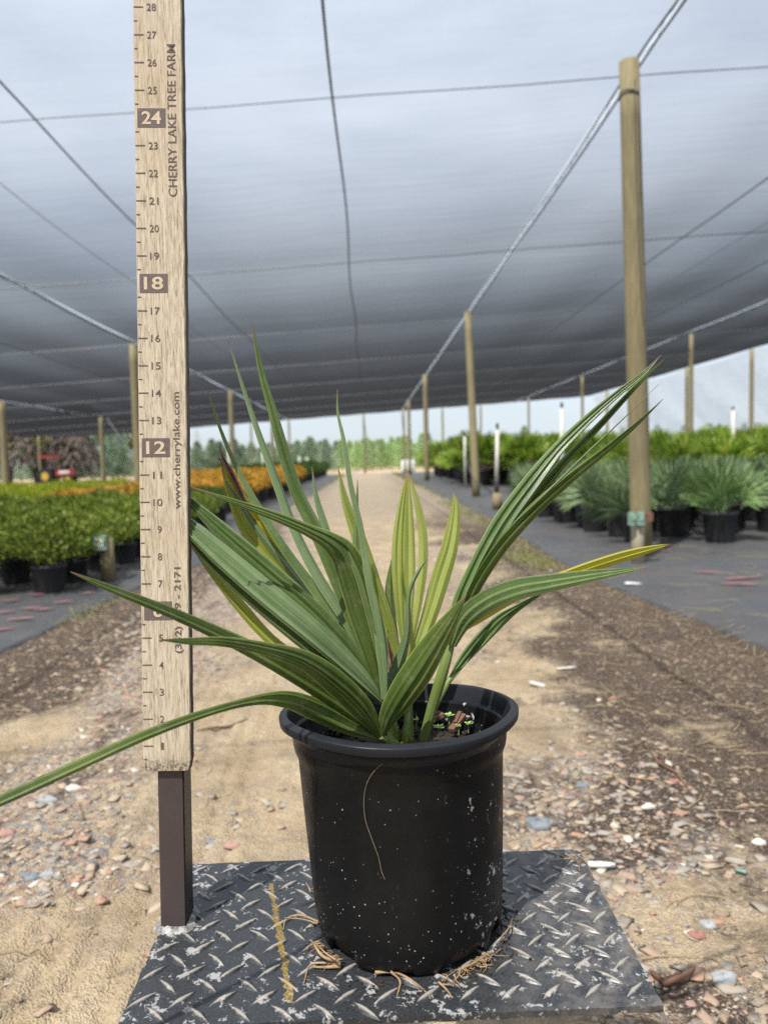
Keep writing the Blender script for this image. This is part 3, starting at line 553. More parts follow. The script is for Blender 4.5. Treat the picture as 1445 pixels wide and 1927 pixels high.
for k, (x, r, mt) in enumerate([(-16.2, .007, 'cable'), (-13.9, .007, 'cable'), (-9.3, .007, 'cable'), (-7.0, .007, 'cable'), (-2.48, .0085, 'cable'), (-.17, .010, 'cable'), (4.6, .009, 'cable'), (6.85, .009, 'cable'), (-3.3, .004, 'crease'), (11.5, .008, 'cable'), (5.6, .005, 'crease')]):
    mb = MB(); mb.tube([(x + .02 * math.sin(y * .9 + x), y, cz(x) - .028 - .02 * math.sin(((y - 5.8) / 5.4 % 1) * PI)) for y in np.arange(-6, YE, .5)], r, 5)
    tag(mb.build('support_cable', M[mt]), {-.17: 'dark cable under the cloth running down the middle of the roof', -2.48: 'dark cable under the cloth passing behind the ruler, left of the middle', 4.6: 'first dark cable right of the tall wooden post'}.get(x, 'thin cable running lengthwise under the shade cloth'), 'cable', 'lengthwise cables under the cloth')
for y in CROSS:
    mb = MB(); mb.tube([(x, y, cz(x) - .022 - .01 * math.sin(x * 1.35) ** 2) for x in np.arange(-18.5, 13.9, .6)], .005 if y < 7 else .009, 5)
    tag(mb.build('cross_cable', M['crease']), 'thin pale cable crossing the roof at the tall right post' if y == 6.2 else 'thin pale cable crossing under the shade roof', 'cable', 'crosswise cables under the cloth')
def post(xb, yb, xt, yt, zt, r, label, group='wooden posts under the shade roof'):
    mb = MB(); n = 9; pts = [(xb + (xt - xb) * i / n, yb + (yt - yb) * i / n, zt * i / n) for i in range(n + 1)]; mb.tube(pts, [r * (1.06 - .1 * i / n) for i in range(n + 1)], 20)
    e = mb.build('wooden_post', M['post'], None, True); e.data.polygons[-1].use_smooth = False; tag(e, label, 'post', group); return e
pb = onZ(1207, 1050, 0); pt = onY(1183, 116, 5.7)
post(pb[0], pb[1], pt[0], pt[1], min(pt[2], cz(pt[0]) + .03), .074, 'tallest round wooden post, standing in front of the right palmetto pots')
P = lambda x, y, lab, r=.07: post(x - .02, y, x + .02 * 0, y, cz(x) - .02, r, lab)
pb = onZ(896, 936, 0); pt2 = onY(880, 594, 15.9); post(pb[0], pb[1], pt2[0], 15.9, cz(2.15) - .02, .075, 'wooden post beside the white standpipe, second in the right row')
P(2.10, 27.3, 'wooden post, third in the right row, rising before the bright green palms', .085); P(2.12, 38.6, 'wooden post at the end of the right row beside the track', .08); P(2.14, 44.5, 'last thin post of the right row beside the track', .06)
pl = onY(241, 632, 16.6); P(pl[0] + .1, 16.6, 'wooden post partly behind the left edge of the ruler', .085); P(-4.75, 27.4, 'wooden post just right of the ruler', .085); P(-4.7, 38.6, 'wooden post seen behind the palm leaves, second right of the ruler', .08); P(-4.65, 46.5, 'thin far post of the left row', .06)
P(-11.75, 25.3, 'dark wooden post at the left edge', .12); P(-11.7, 34.4, 'wooden post left of the ruler, before the far trees', .09)
for x, y in ((9.3, 22), (9.25, 33), (9.25, 44), (4.6, 46.8), (-.17, 47), (-7, 47), (6.95, 47), (-11.6, 47), (-18.5, 33), (-18.5, 44)): P(x, y, 'distant wooden post holding up the shade roof', .06)
for y in (16.6, 22, 27.4, 33, 38.6, 44): P(13.75, y, 'post along the netted right side of the roof', .075)
for x, y in ((2.14, 47.4), (-.17, 47.4), (-11.6, 34.6)):
    mb = MB(); mb.tube([(x, y, cz(x) - .1), (x + .35, y + 1.6, .02)] if y > 46 else [(x + .1, y, cz(x) - .1), (x + 1.9, y + .6, .02)], .022, 6); tag(mb.build('guy_wire', M['galv']), 'slanting guy wire from the far edge of the roof' if y > 46 else 'slanting brace cable left of the ruler', 'guy wire', 'guy wires at the far edge')
mb = MB(); mb.tube([onY(1194, 150, 5.55), onY(1196, 300, 5.53), onY(1206, 560, 5.5), onY(1216, 650, 5.5), onY(1218, 820, 5.5)], .004, 5); tag(mb.build('hanging_wire', M['cable']), 'thin wire hanging down the front of the tallest post', 'wire')
mb = MB()
for zz in (3.36, 3.375): mb.tube([(pt[0] + .0725 * math.cos(a_), pt[1] + .0725 * math.sin(a_), zz + .01 * math.sin(a_ * 2)) for a_ in np.arange(0, 6.5, .35)], .003, 4)
tag(mb.build('wire_tie', M['cable']), 'dark wire wrapped round the top of the tallest post', 'wire')
# side netting on the right
xs_, fs_ = [], []; mb = MB(); Yn = list(np.arange(8, 47.3, .45)); kz = 14; vs = []
for y in Yn:
    g = ((y - 16.6) / 5.5) % 1
    for j in range(kz):
        f = j / (kz - 1); z = (cz(13.75) - .06 * math.sin(g * PI) * 2) * (1 - f); bulge = .55 * abs(((g + .9 * f) % 1) - .5) * 2 * f
        vs.append((13.82 + 1.6 * f + bulge, y, max(z, .01)))
mb.add(vs, [(i * kz + j, i * kz + j + 1, (i + 1) * kz + j + 1, (i + 1) * kz + j) for i in range(len(Yn) - 1) for j in range(kz - 1)]); tag(mb.build('side_netting', M['net'], None, False), 'pale see-through side netting slanting down at the right edge of the roof', 'netting')
# ------------------------------------------------------------------ measuring stand (tread plate, steel post, ruler board)
PZ = .364
stand = empty('measuring_stand', (-.19, .71, PZ)); tag(stand, 'wooden inch ruler on a dark steel post fixed to a black tread plate', 'measuring stand')
def rel(o, root): o.location = o.location - root.location; return o
mb = MB(); X0, X1, Y0, Y1 = -.2095, .2195, .575, .820
# plate with worn slightly uneven edge
def eo(i, s): return .0004 * math.sin(i * 1.7 + s) + .0004 * math.sin(i * 4.1 + s * 2)
ring = []
for i in range(40): ring.append((X0 + (X1 - X0) * i / 40, Y0 + eo(i, 1)))
for i in range(26): ring.append((X1 + eo(i, 2), Y0 + (Y1 - Y0) * i / 26))
ring += [(X1 - .002, Y1 - .004), (X1 - .008, Y1)]
for i in range(1, 40): ring.append((X1 - (X1 - X0) * i / 40, Y1 + eo(i, 3)))
for i in range(26): ring.append((X0 + eo(i, 4), Y1 - (Y1 - Y0) * i / 26))
n = len(ring); mb.add([(x, y, PZ) for x, y in ring] + [(x, y, PZ - .0055) for x, y in ring], [tuple(range(n)), tuple(range(n, 2 * n))[::-1]] + [(i, n + i, n + (i + 1) % n, (i + 1) % n) for i in range(n)])
def tread(cx, cy, ang, ln=.0155, wd=.0047, h=.0026):
    ang += random.gauss(0, .03); ln *= random.uniform(.94, 1.05); K = 9; vs = []; uv = []; ca_, sa_ = math.cos(ang), math.sin(ang); W5 = ((-1, 0, 0), (-.55, .62, .3), (0, 1, 1), (.55, .62, .3), (1, 0, 0))
    for i in range(K):
        f = -1 + 2 * i / (K - 1); wv = wd * (1 - abs(f) ** 1.35) + .0001; hh = h * (1 - abs(f) ** 2.2)
        for s, q, uu in W5:
            lx, ly = f * ln, s * wv; vs.append((cx + lx * ca_ - ly * sa_, cy + lx * sa_ + ly * ca_, PZ - .0002 + hh * q)); uv.append((uu * (1 - abs(f) ** 4), 0))
    fs = [(i * 5 + j, i * 5 + 5 + j, i * 5 + 6 + j, i * 5 + 1 + j) for i in range(K - 1) for j in range(4)]; mb.add(vs, fs, uv)
pitch = .0335
for i in range(-8, 9):
    for j in range(-6, 7):
        for q in (0, 1):
            x = .004 + i * pitch + q * pitch / 2; y = .70 + j * pitch + q * pitch / 2
            x, y = x + (y - .7) * .02, y - x * .03
            if not (X0 + .010 < x < X1 - .010 and Y0 + .008 < y < Y1 - .008): continue
            tread(x, y, math.radians(43) if q == 0 else math.radians(-43))
rel(mb.build('tread_plate', M['plate'], stand, False), stand)
mb = MB(); mb.box((-.02, .74, PZ - .0055 - .02), (.30, .05, .038)); mb.box((-.15, .72, PZ / 2 - .02), (.05, .05, PZ - .08)); mb.box((-.10, .76, .012), (.34, .30, .022))
rel(mb.build('support_frame', M['steel_side'], stand), stand)
# steel post : square tube leaning with the board
pbl = onY(303, 1757, .700); ptl = onY(296, 1440, .700); wpost = 50 / F * .70
mb = MB()
def prism(mb, b0, t0, wd, dp, mi_front=0, mi_side=1, ch=.0012):
    """upright bar; b0,t0 = lower/upper left front corners"""
    b0, t0 = Vector(b0), Vector(t0); prof = [(ch, 0), (wd - ch, 0), (wd, ch), (wd, dp - ch), (wd - ch, dp), (ch, dp), (0, dp - ch), (0, ch)]
    vs = [b0 + Vector((x, y, 0)) for x, y in prof] + [t0 + Vector((x, y, 0)) for x, y in prof]; k = 8; base = len(mb.v); mb.add(vs, [(i, (i + 1) % k, k + (i + 1) % k, k + i) for i in range(k)] + [tuple(range(k))[::-1], tuple(range(k, 2 * k))])
    mb.mi[-10:] = [mi_front, mi_side, mi_side, mi_side, mi_side, mi_side, mi_side, mi_front, mi_side, mi_side]
tup = (ptl[0], .703, ptl[2] + .06)
prism(mb, (pbl[0], .700, PZ + .0002), (ptl[0], .7005, onY(270, 1452, .695)[2] + .0015), wpost, .030); pst = rel(mb.build('steel_post', [M['steel'], M['steel_side']], stand), stand)
mb = MB(); vs = []
x0, x1, y0, y1 = pbl[0] - .001, pbl[0] + wpost + .001, .699, .731; per = []
for i in range(16): per.append((x0 + (x1 - x0) * i / 16, y0, 0, -1))
for i in range(16): per.append((x1, y0 + (y1 - y0) * i / 16, 1, 0))
for i in range(16): per.append((x1 - (x1 - x0) * i / 16, y1, 0, 1))
for i in range(16): per.append((x0, y1 - (y1 - y0) * i / 16, -1, 0))
for (x, y, a, b) in per:
    r = random.uniform(.0035, .0075); vs += [(x - a * .0005, y - b * .0005, PZ + .0055 * random.uniform(.7, 1)), (x + a * r * .6, y + b * r * .6, PZ + .0028), (x + a * r, y + b * r, PZ + .0001)]
n = len(per); mb.add(vs, [(i * 3 + j, i * 3 + j + 1, ((i + 1) % n) * 3 + j + 1, ((i + 1) % n) * 3 + j) for i in range(n) for j in range(2)]); rel(mb.build('weld_bead', M['weld'], stand, True), stand)
# board
YB = .700
bl = onY(270, 1452, .695); tl_ = onY(250, 0, .731); br = onY(360, 1450, .695); U = Vector(tl_) - Vector(bl); LU = U.length; U.normalize(); Wd = (Vector(br) - Vector(bl)).length; Vx = (Vector((1, 0, 0)) - U * U.x).normalized(); Nn = Vx.cross(U).normalized(); Nn = Nn if Nn.y < 0 else -Nn
def bp(u, v, n=0.0): return Vector(bl) + U * u + Vx * v + Nn * n
def upx(py):   # height along the board of a mark
    lo, hi = -.1, 1.2
    for _ in range(40):
        mid = (lo + hi) / 2; c = RB.T @ (np.array(Vector(bl) + U * mid) - CAM); y = CH / 2 - F * c[1] / -c[2]
        if y > py: lo = mid
        else: hi = mid
    return lo
TOPU = LU + .10
mb = MB(); K = 80; sec = []
for i in range(K + 1):
    u = TOPU * i / K; wob = .00012 * math.sin(i * 2.3) + .00015 * math.sin(i * 5.1 + 1); c = .0022 if i in (0, K) else 0; cc_ = .0009; d = .0125
    sec.append([bp(u, 0 + c - wob * .5, -.0012 - (c * .4)), bp(u, cc_ + c, -.0 - c * .4), bp(u, Wd - cc_ - c + wob, -.0 - c * .4), bp(u, Wd - c + wob, -.0012 - c * .4), bp(u, Wd - c + wob, -d), bp(u, c, -d)])
vs = [p for s_ in sec for p in s_]; fs = []; mi = []
for i in range(K):
    for j in range(6): fs.append((i * 6 + j, i * 6 + (j + 1) % 6, (i + 1) * 6 + (j + 1) % 6, (i + 1) * 6 + j)); mi.append(1 if j in (3, 4) else 0)
fs += [(5, 4, 3, 2, 1, 0), tuple(K * 6 + j for j in range(6))]; mi += [0, 0]
mb.add(vs, fs); mb.mi = mi; board = mb.build('ruler_board', [M['board'], M['board_side']], stand); rel(board, stand)
def printed(name, mb, mt): o = mb.build(name, mt, board); return o
MIC = .00015
def rect(mb, u0, u1, v0, v1, lift=.0003): mb.add([bp(u0, v0, lift), bp(u0, v1, lift), bp(u1, v1, lift), bp(u1, v0, lift)], [(0, 1, 2, 3)])
u1_, u28 = upx(1404), upx(13); du = (u28 - u1_) / 27; pxm = Wd / 90.0
mk = MB()
for n_ in range(0, 31):
    u = u1_ + (n_ - 1) * du
    if n_ >= 1 and n_ % 6: rect(mk, u - .0005, u + .0005, .0008, 19.5 * pxm)
    if u + du / 2 < TOPU - .004: rect(mk, u + du / 2 - .00045, u + du / 2 + .00045, .0008, 8.5 * pxm)
printed('tick_marks', mk, M['ink'])
def text_mesh(s, bold=0.0):
    c = bpy.data.curves.new('t', 'FONT'); c.body = s; c.size = 1.0; c.offset = bold; c.resolution_u = 4; o = bpy.data.objects.new('t', c); COL.objects.link(o); dg = bpy.context.evaluated_depsgraph_get(); me = bpy.data.meshes.new_from_object(o.evaluated_get(dg))
    vs = np.array([v.co[:] for v in me.vertices]); fs = [tuple(p.vertices) for p in me.polygons]; bpy.data.objects.remove(o); bpy.data.curves.remove(c); bpy.data.meshes.remove(me); return vs, fs
def put_text(mb, s, uc, vc, hh, lift, bold=0.0, wd=None, rot=False, align='C'):
    vs, fs = text_mesh(s, bold); lo, hi = vs.min(0), vs.max(0); w0, h0 = hi[0] - lo[0], hi[1] - lo[1]; sy = hh / h0; sx = sy if wd is None else wd / w0; out = []
    for p in vs:
        x = (p[0] - (lo[0] + hi[0]) / 2) * sx; y = (p[1] - (lo[1] + hi[1]) / 2) * sy
        out.append(bp(uc + x, vc - y, lift) if rot else bp(uc + y, vc + x, lift))
    mb.add(out, fs)
for n_ in range(1, 31):
    u = u1_ + (n_ - 1) * du; q = MB()
    if n_ % 6 == 0:
        rect(q, u - 17.5 * pxm, u + 17.5 * pxm, 6 * pxm, 58 * pxm, .0003); printed('number_block', q, M['inkbox']); q = MB(); put_text(q, str(n_), u, 32 * pxm, 24 * pxm, .00055, .02, wd=(36 if n_ > 9 else 17) * pxm); printed('block_numeral', q, M['pale'])
    else: put_text(q, str(n_), u - .5 * pxm, (34.5 if n_ > 9 else 37) * pxm, 13.5 * pxm, .0003, .005, wd=(17 if n_ > 9 else 8 if n_ > 1 else 5) * pxm); printed('numeral', q, M['ink'])
for tx_, a_, b_, v_, h_, bo in (('CHERRY LAKE TREE FARM', 370, 83, 70, 16, .003), ('www.cherrylake.com', 958, 738, 72.5, 17, .006), ('(352) 429 - 2171', 1230, 1068, 71, 16, .018)):
    q = MB(); put_text(q, tx_, (upx(a_) + upx(b_)) / 2, v_ * pxm, h_ * pxm, .0003, bo, wd=upx(b_) - upx(a_), rot=True); printed('lettering', q, M['ink'])
# ------------------------------------------------------------------ the pot
PC = (.0215, .725, PZ)
pot = empty('nursery_pot', PC); tag(pot, 'large black plastic pot dusted with white specks, standing on the tread plate', 'plant pot')
def notch(a):   # bottom edge cut away at the drain holes
    d = math.degrees(a) % 360; s = 0
    for c, wd, h in ((222, 13, .017), (262, 9, .006), (303, 17, .013), (333, 10, .020), (20, 14, .016), (100, 15, .016), (160, 15, .016)):
        q = abs((d - c + 180) % 360 - 180)
        if q < wd: s = max(s, h * (1 - (q / wd) ** 4))
    return s
def warp(r, z, a, i):
    f = z / .19; cy_ = -.006 * (1 - f); rr = r * (1 + .008 * math.sin(2 * a + .6) + .004 * math.sin(3 * a + 1) + (.006 * math.sin(7 * a + 2 * f) * (f > .9)))
    zz = z
    if z < .022: zz = max(z, notch(a) + .0008)
    return rr, zz + (.0025 * math.sin(a * 2 + 1) if z > .17 else 0)
def lathe_pot(prof, c, n=160):
    mb = MB(); vs = []
    for i, (r, z) in enumerate(prof):
        for k in range(n): a = 2 * PI * k / n; rr, zz = warp(r, z, a, i); f_ = z / .19; sh = -.024 * (1 - f_); vs.append((c[0] - .19 * sh + rr * math.cos(a), c[1] + sh + rr * math.sin(a), c[2] + zz * 1.033 - .062 * rr * math.sin(a) * f_ * f_))
    mb.add(vs, [(i * n + k, i * n + (k + 1) % n, (i + 1) * n + (k + 1) % n, (i + 1) * n + k) for i in range(len(prof) - 1) for k in range(n)]); return mb
body = [(.0765, .006), (.080, .0012), (.0828, .0022), (.0846, .006), (.0862, .012), (.0872, .017), (.0878, .021), (.0890, .035), (.0906, .06), (.0928, .09), (.0948, .12), (.0960, .14), (.0968, .152), (.0978, .157), (.1000, .161), (.1010, .166), (.1014, .172), (.1018, .1745),
        (.0985, .176), (.0975, .172), (.0968, .162), (.094, .156), (.0925, .148), (.0905, .12)]
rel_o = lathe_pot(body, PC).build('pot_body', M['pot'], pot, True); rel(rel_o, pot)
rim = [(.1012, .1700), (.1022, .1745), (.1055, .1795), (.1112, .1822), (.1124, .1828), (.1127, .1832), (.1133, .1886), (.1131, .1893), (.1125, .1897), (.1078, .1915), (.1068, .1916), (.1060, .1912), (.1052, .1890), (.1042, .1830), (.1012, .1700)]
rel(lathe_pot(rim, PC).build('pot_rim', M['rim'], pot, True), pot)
def sil(px, py):  # point on the pot's front wall under a pixel
    d = ray(px, py); best = None
    for s in np.arange(.55, .80, .0005):
        p = CAM + d * s; z = p[2] - PZ
        if z < 0: return p
        r = np.interp(max(z / 1.033, .003), [q[1] for q in body[2:18]], [q[0] for q in body[2:18]]); c = (PC[0] + .0044 * (1 - z / .19), PC[1] - .024 * (1 - z / .19))
        if math.hypot(p[0] - c[0], p[1] - c[1]) < r + .0030: return p
    return CAM + d * .65
# soil
mb = MB(); nr, na = 26, 72; vs = []
for i in range(nr + 1):
    r = .0945 * i / nr
    for k in range(na):
        a = 2 * PI * k / na; x, y = r * math.cos(a), r * math.sin(a); z = .150 + .010 * (float(fbm(np.array([x * 60 + 50]), np.array([y * 60 + 50]))[0]) - .5) + .008 * (float(fbm(np.array([x * 220 + 90]), np.array([y * 220 + 90]))[0]) - .5) + .006 * (1 - (r / .0965) ** 2)
        vs.append((PC[0] + x, PC[1] - .004 + y, PZ + z - .05 * y))
mb.add(vs, [(i * na + k, i * na + (k + 1) % na, (i + 1) * na + (k + 1) % na, (i + 1) * na + k) for i in range(nr) for k in range(na)])
for i in range(240):
    a = random.uniform(0, 2 * PI); r = .092 * math.sqrt(random.random()); s = random.uniform(.001, .0035); mb.box((PC[0] + r * math.cos(a), PC[1] + r * math.sin(a), PZ + .157 + random.uniform(-.002, .002)), (s * 2, s, s * .7), Matrix.Rotation(random.uniform(0, 6), 3, 'Z') @ Matrix.Rotation(random.uniform(-.6, .6), 3, 'X'))
tag(mb.build('potting_soil', M['soil'], None, True), 'dark damp potting soil filling the large black pot', 'soil', kind='stuff')
for (px, py, l, ang, lab) in ((862, 1358, .030, .9, 'reddish bark piece standing in the soil near the right rim'), (818, 1352, .020, .2, 'short brown bark piece in the soil behind the right leaf stalk'), (648, 1362, .022, .4, 'pale brown bark scrap in the soil under the left leaves')):
    p = onZ(px, py, .526); mb = MB(); mb.box((0, 0, 0), (l, .007, .004)); mb.box((l * .1, .002, .002), (l * .6, .004, .004), Matrix.Rotation(.2, 3, 'Z')); o = mb.build('bark_chip', M['bark']); o.location = p; o.rotation_euler = (0, -.35, ang); tag(o, lab, 'bark chip')
# seedlings in the soil
def seedling(px, py, s, lab):
    p = onZ(px, py, .528); e = empty('seedling', p); tag(e, lab, 'seedling', 'tiny weed seedlings in the pot'); mb = MB(); mb.tube([(0, 0, -.004), (0, 0, .006)], .0004, 5); mb.build('stem', M['f_seed'], e); mb = MB(); n = random.choice((5, 6, 7))
    for k in range(n):
        a = 2 * PI * k / n + random.uniform(-.2, .2); l = s * random.uniform(.7, 1.1); w_ = l * .32; T = Vector((math.cos(a), math.sin(a), .25)); S = Vector((-math.sin(a), math.cos(a), 0)); b = Vector((0, 0, .005 + .001 * (k % 2)))
        mb.add([b, b + T * l * .5 + S * w_, b + T * l, b + T * l * .5 - S * w_], [(0, 1, 2, 3)])
    mb.build('leaves', M['f_seed'], e)
for a in ((662, 1380, .006, 'tiny green seedling at the left, under the dark leaf'), (845, 1356, .007, 'tiny seedling beside the reddish bark piece'), (826, 1379, .007, 'tiny seedling just right of the leaf stalk'), (881, 1372, .006, 'tiny seedling nearest the right rim'), (863, 1376, .004, 'smallest seedling below the reddish bark piece'), (783, 1364, .005, 'tiny shaded seedling between the two leaf stalks')): seedling(*a)
# ------------------------------------------------------------------ the palm
palm = empty('young_palm', (.02, .725, PZ + .15)); tag(palm, 'young fan palm with long pleated green leaves, growing in the large black pot', 'palm')
def spline(pts, n):
    P_ = np.array(pts, dtype=float); P_ = np.vstack([2 * P_[0] - P_[1], P_, 2 * P_[-1] - P_[-2]]); d = np.concatenate([[0], np.cumsum(np.maximum(np.linalg.norm(np.diff(P_[:, :3], axis=0), axis=1), 1e-6) ** .5)]); out = []
    for k in range(n + 1):
        t = d[1] + (d[-2] - d[1]) * k / n; i = min(max(int(np.searchsorted(d, t)) - 1, 1), len(P_) - 3); p0, p1, p2, p3 = P_[i - 1:i + 3]; t0, t1, t2, t3 = d[i - 1:i + 3]
        A1 = (t1 - t) / (t1 - t0) * p0 + (t - t0) / (t1 - t0) * p1; A2 = (t2 - t) / (t2 - t1) * p1 + (t - t1) / (t2 - t1) * p2; A3 = (t3 - t) / (t3 - t2) * p2 + (t - t2) / (t3 - t2) * p3
        B1 = (t2 - t) / (t2 - t0) * A1 + (t - t0) / (t2 - t0) * A2; B2 = (t3 - t) / (t3 - t1) * A2 + (t - t1) / (t3 - t1) * A3; out.append((t2 - t) / (t2 - t1) * B1 + (t - t1) / (t2 - t1) * B2)
    return np.array(out)
N0 = Vector((0, -1, .35)).normalized()
def blade(parent, root, pts, mt, npl=2, amp=.10, twist=0.0, twist2=None, cup=.10, name='leaf_blade', label=None, n=36):
    S = spline([(*onY(p[0], p[1], p[2]), p[3] * p[2] / F * (.80 if p[0] > 880 else 1.08 if mt == M['leaf_young'] else .92)) for p in pts], n); mb = MB(); vs = []; uv = []; m = 2 * npl + 1; Lp = None
    rr_ = random.Random(pts[-1][0] * 7 + pts[0][1]); ju = [0] + [rr_.uniform(-.30, .30) / (m - 1) for _ in range(m - 2)] + [0]; jz = [rr_.uniform(.35, 1.7) for _ in range(m)]; ec = [rr_.uniform(-.03, .03), rr_.uniform(3, 9), rr_.uniform(0, 6)]
    for k, s in enumerate(S):
        p = Vector(s[:3]); a = S[max(k - 1, 0)][:3]; b = S[min(k + 1, n)][:3]; T = (Vector(b) - Vector(a)).normalized(); f = k / n
        Lr = T.cross(N0)
        if Lr.length < .15 and Lp: Lr = Lp.copy()
        Lr.normalize()
        if Lp and Lr.dot(Lp) < 0: Lr = -Lr
        Lp = Lr.copy(); tw = twist + ((twist2 - twist) * f if twist2 is not None else 0) + .06 * math.sin(f * 9 + pts[0][0]); Lr = Matrix.Rotation(math.radians(tw * 57.3 if False else tw * 57.3), 3, T) @ Lr; Nr = Lr.cross(T).normalized()
        if Nr.dot(N0) < 0: Nr = -Nr
        w_ = max(s[3], .0004)
        for j in range(m):
            u = j / (m - 1) - .5 + ju[j] + (ec[0] * math.sin(f * ec[1] + ec[2]) if 0 < j < m - 1 else 0); zz = (1.9 if npl > 1 else 1.3) * amp * w_ / npl * (1 if j % 2 else -1) * jz[j] * (1 + .25 * math.sin(f * 7 + j * 2)) - cup * w_ * (u * u * 4 - .3); vs.append(p + Lr * u * w_ + Nr * zz); uv.append((j / (m - 1), f))
    mb.add(vs, [(i * m + j, i * m + j + 1, (i + 1) * m + j + 1, (i + 1) * m + j) for i in range(n) for j in range(m - 1)], uv)
    o = mb.build(name, mt, parent); o.matrix_parent_inverse = Matrix.Identity(4); o.location = -Vector(root)
    if label: o['label'] = label
    return o
RT = Vector(palm.location)
def frond(pts, r0, r1, mt=None, label=None):
    """a leaf stalk; its blades hang from it as children"""
    mb = MB(); S = spline([(*onY(p[0], p[1], p[2]), p[3] * p[2] / F / 2) for p in pts], 16); mb.tube([s[:3] for s in S], [max(s[3], .0005) for s in S], 10); o = mb.build('frond', mt or M['petiole'], palm, True); o.location = -RT
    if label: o['label'] = label
    return o
Z0 = Vector((0, 0, 0))
def B(fr, pts, mt, **k): return blade(fr, Z0, pts, M[mt], **k)
# A: the big left fan
fa = frond([(742, 1400, .722, 22), (735, 1365, .712, 18), (722, 1318, .700, 14), (716, 1290, .697, 6)], 0, 0, label='stalk of the tall left fan')
B(fa, [(722, 1318, .700, 6), (690, 1230, .705, 26), (640, 1100, .715, 34), (598, 1005, .725, 30), (560, 929, .735, 27), (534, 851, .74, 24), (513, 774, .745, 18), (491, 696, .75, 12), (474, 604, .755, 1)], 'leaf', npl=2, amp=.16, label='tallest green blade')
B(fa, [(720, 1312, .702, 6), (665, 1190, .715, 20), (600, 1085, .73, 24), (556, 998, .74, 21), (515, 890, .75, 18), (486, 812, .755, 13), (460, 735, .76, 8), (430, 640, .765, 1)], 'leaf_blue', npl=1, amp=.16, twist=.3)
B(fa, [(716, 1308, .704, 6), (650, 1195, .72, 18), (590, 1105, .735, 20), (540, 1038, .745, 18), (494, 967, .755, 16), (451, 890, .765, 11), (417, 812, .77, 7), (385, 716, .775, 1)], 'leaf', npl=1, amp=.16, twist=.2)
B(fa, [(722, 1318, .699, 8), (680, 1245, .695, 30), (600, 1155, .695, 38), (500, 1067, .70, 38), (405, 985, .712, 30), (350, 935, .725, 14), (300, 895, .74, 2)], 'leaf', npl=3, amp=.16, twist=.25)
B(fa, [(722, 1320, .697, 10), (680, 1272, .690, 34), (600, 1196, .685, 50), (500, 1112, .69, 54), (410, 1035, .705, 48), (340, 975, .72, 28), (280, 925, .74, 3)], 'leaf_blue', npl=4, amp=.15, twist=.15, label='broad pale green blade')
B(fa, [(716, 1318, .698, 8), (640, 1262, .692, 24), (560, 1195, .69, 36), (480, 1125, .70, 40), (400, 1055, .715, 30), (350, 1003, .725, 10), (320, 970, .735, 2)], 'leaf', npl=3, amp=.18, twist=-.1)
B(fa, [(690, 1310, .702, 8), (600, 1258, .705, 18), (520, 1212, .712, 22), (450, 1138, .722, 24), (395, 1068, .73, 18), (350, 1008, .74, 6), (330, 985, .74, 1)], 'leaf_olive', npl=2, amp=.14, label='yellow edged blade')
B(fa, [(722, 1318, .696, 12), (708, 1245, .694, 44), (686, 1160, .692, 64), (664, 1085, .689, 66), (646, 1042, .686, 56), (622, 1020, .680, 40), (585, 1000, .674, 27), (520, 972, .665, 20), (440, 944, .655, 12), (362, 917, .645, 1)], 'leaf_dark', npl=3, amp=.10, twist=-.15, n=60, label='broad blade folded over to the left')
B(fa, [(724, 1318, .694, 10), (722, 1245, .692, 24), (706, 1160, .69, 34), (684, 1085, .688, 32), (664, 1045, .688, 20), (650, 1022, .688, 4)], 'leaf', npl=2, amp=.12, twist=.3)
B(fa, [(724, 1316, .693, 12), (722, 1240, .69, 22), (710, 1150, .688, 22), (696, 1086, .686, 19), (682, 1000, .685, 15), (661, 913, .685, 12), (647, 826, .687, 9), (636, 775, .69, 5), (635, 733, .69, 1)], 'leaf_blue', npl=1, amp=.2, twist=.5, label='thin curved upright blade')
B(fa, [(700, 1240, .72, 8), (660, 1130, .735, 16), (630, 1050, .745, 18), (611, 989, .752, 17), (595, 934, .757, 10), (587, 878, .76, 1)], 'leaf_blue', npl=1, amp=.16)
B(fa, [(712, 1250, .72, 8), (690, 1170, .73, 14), (673, 1090, .74, 15), (670, 1030, .745, 14), (671, 965, .75, 9), (673, 903, .75, 1)], 'leaf', npl=1, amp=.16)
# yellowing fan behind
fy = frond([(750, 1398, .745, 16), (735, 1340, .75, 13), (700, 1262, .758, 10)], 0, 0, label='stalk of the yellowing fan at the back')
B(fy, [(700, 1262, .758, 6), (620, 1158, .77, 16), (570, 1090, .778, 22), (522, 1020, .785, 27), (470, 955, .79, 22), (435, 905, .795, 12), (413, 862, .80, 2)], 'leaf_yellow', npl=2, amp=.14, label='bright yellow blade with a brown tip')
B(fy, [(698, 1262, .76, 6), (600, 1150, .772, 14), (540, 1085, .78, 24), (490, 1030, .785, 30), (458, 985, .79, 27), (432, 925, .795, 14), (418, 880, .80, 3)], 'leaf_olive', npl=2, amp=.14)
B(fy, [(700, 1262, .757, 5), (610, 1150, .768, 14), (550, 1075, .776, 18), (500, 1015, .782, 16), (460, 958, .787, 11), (425, 905, .79, 2)], 'leaf_blue', npl=1, amp=.14)
B(fy, [(465, 955, .787, 3), (447, 915, .789, 12), (432, 885, .792, 12), (420, 862, .795, 7), (413, 838, .80, 1)], 'dry', npl=2, amp=.3, n=16, label='curled brown dead tip')
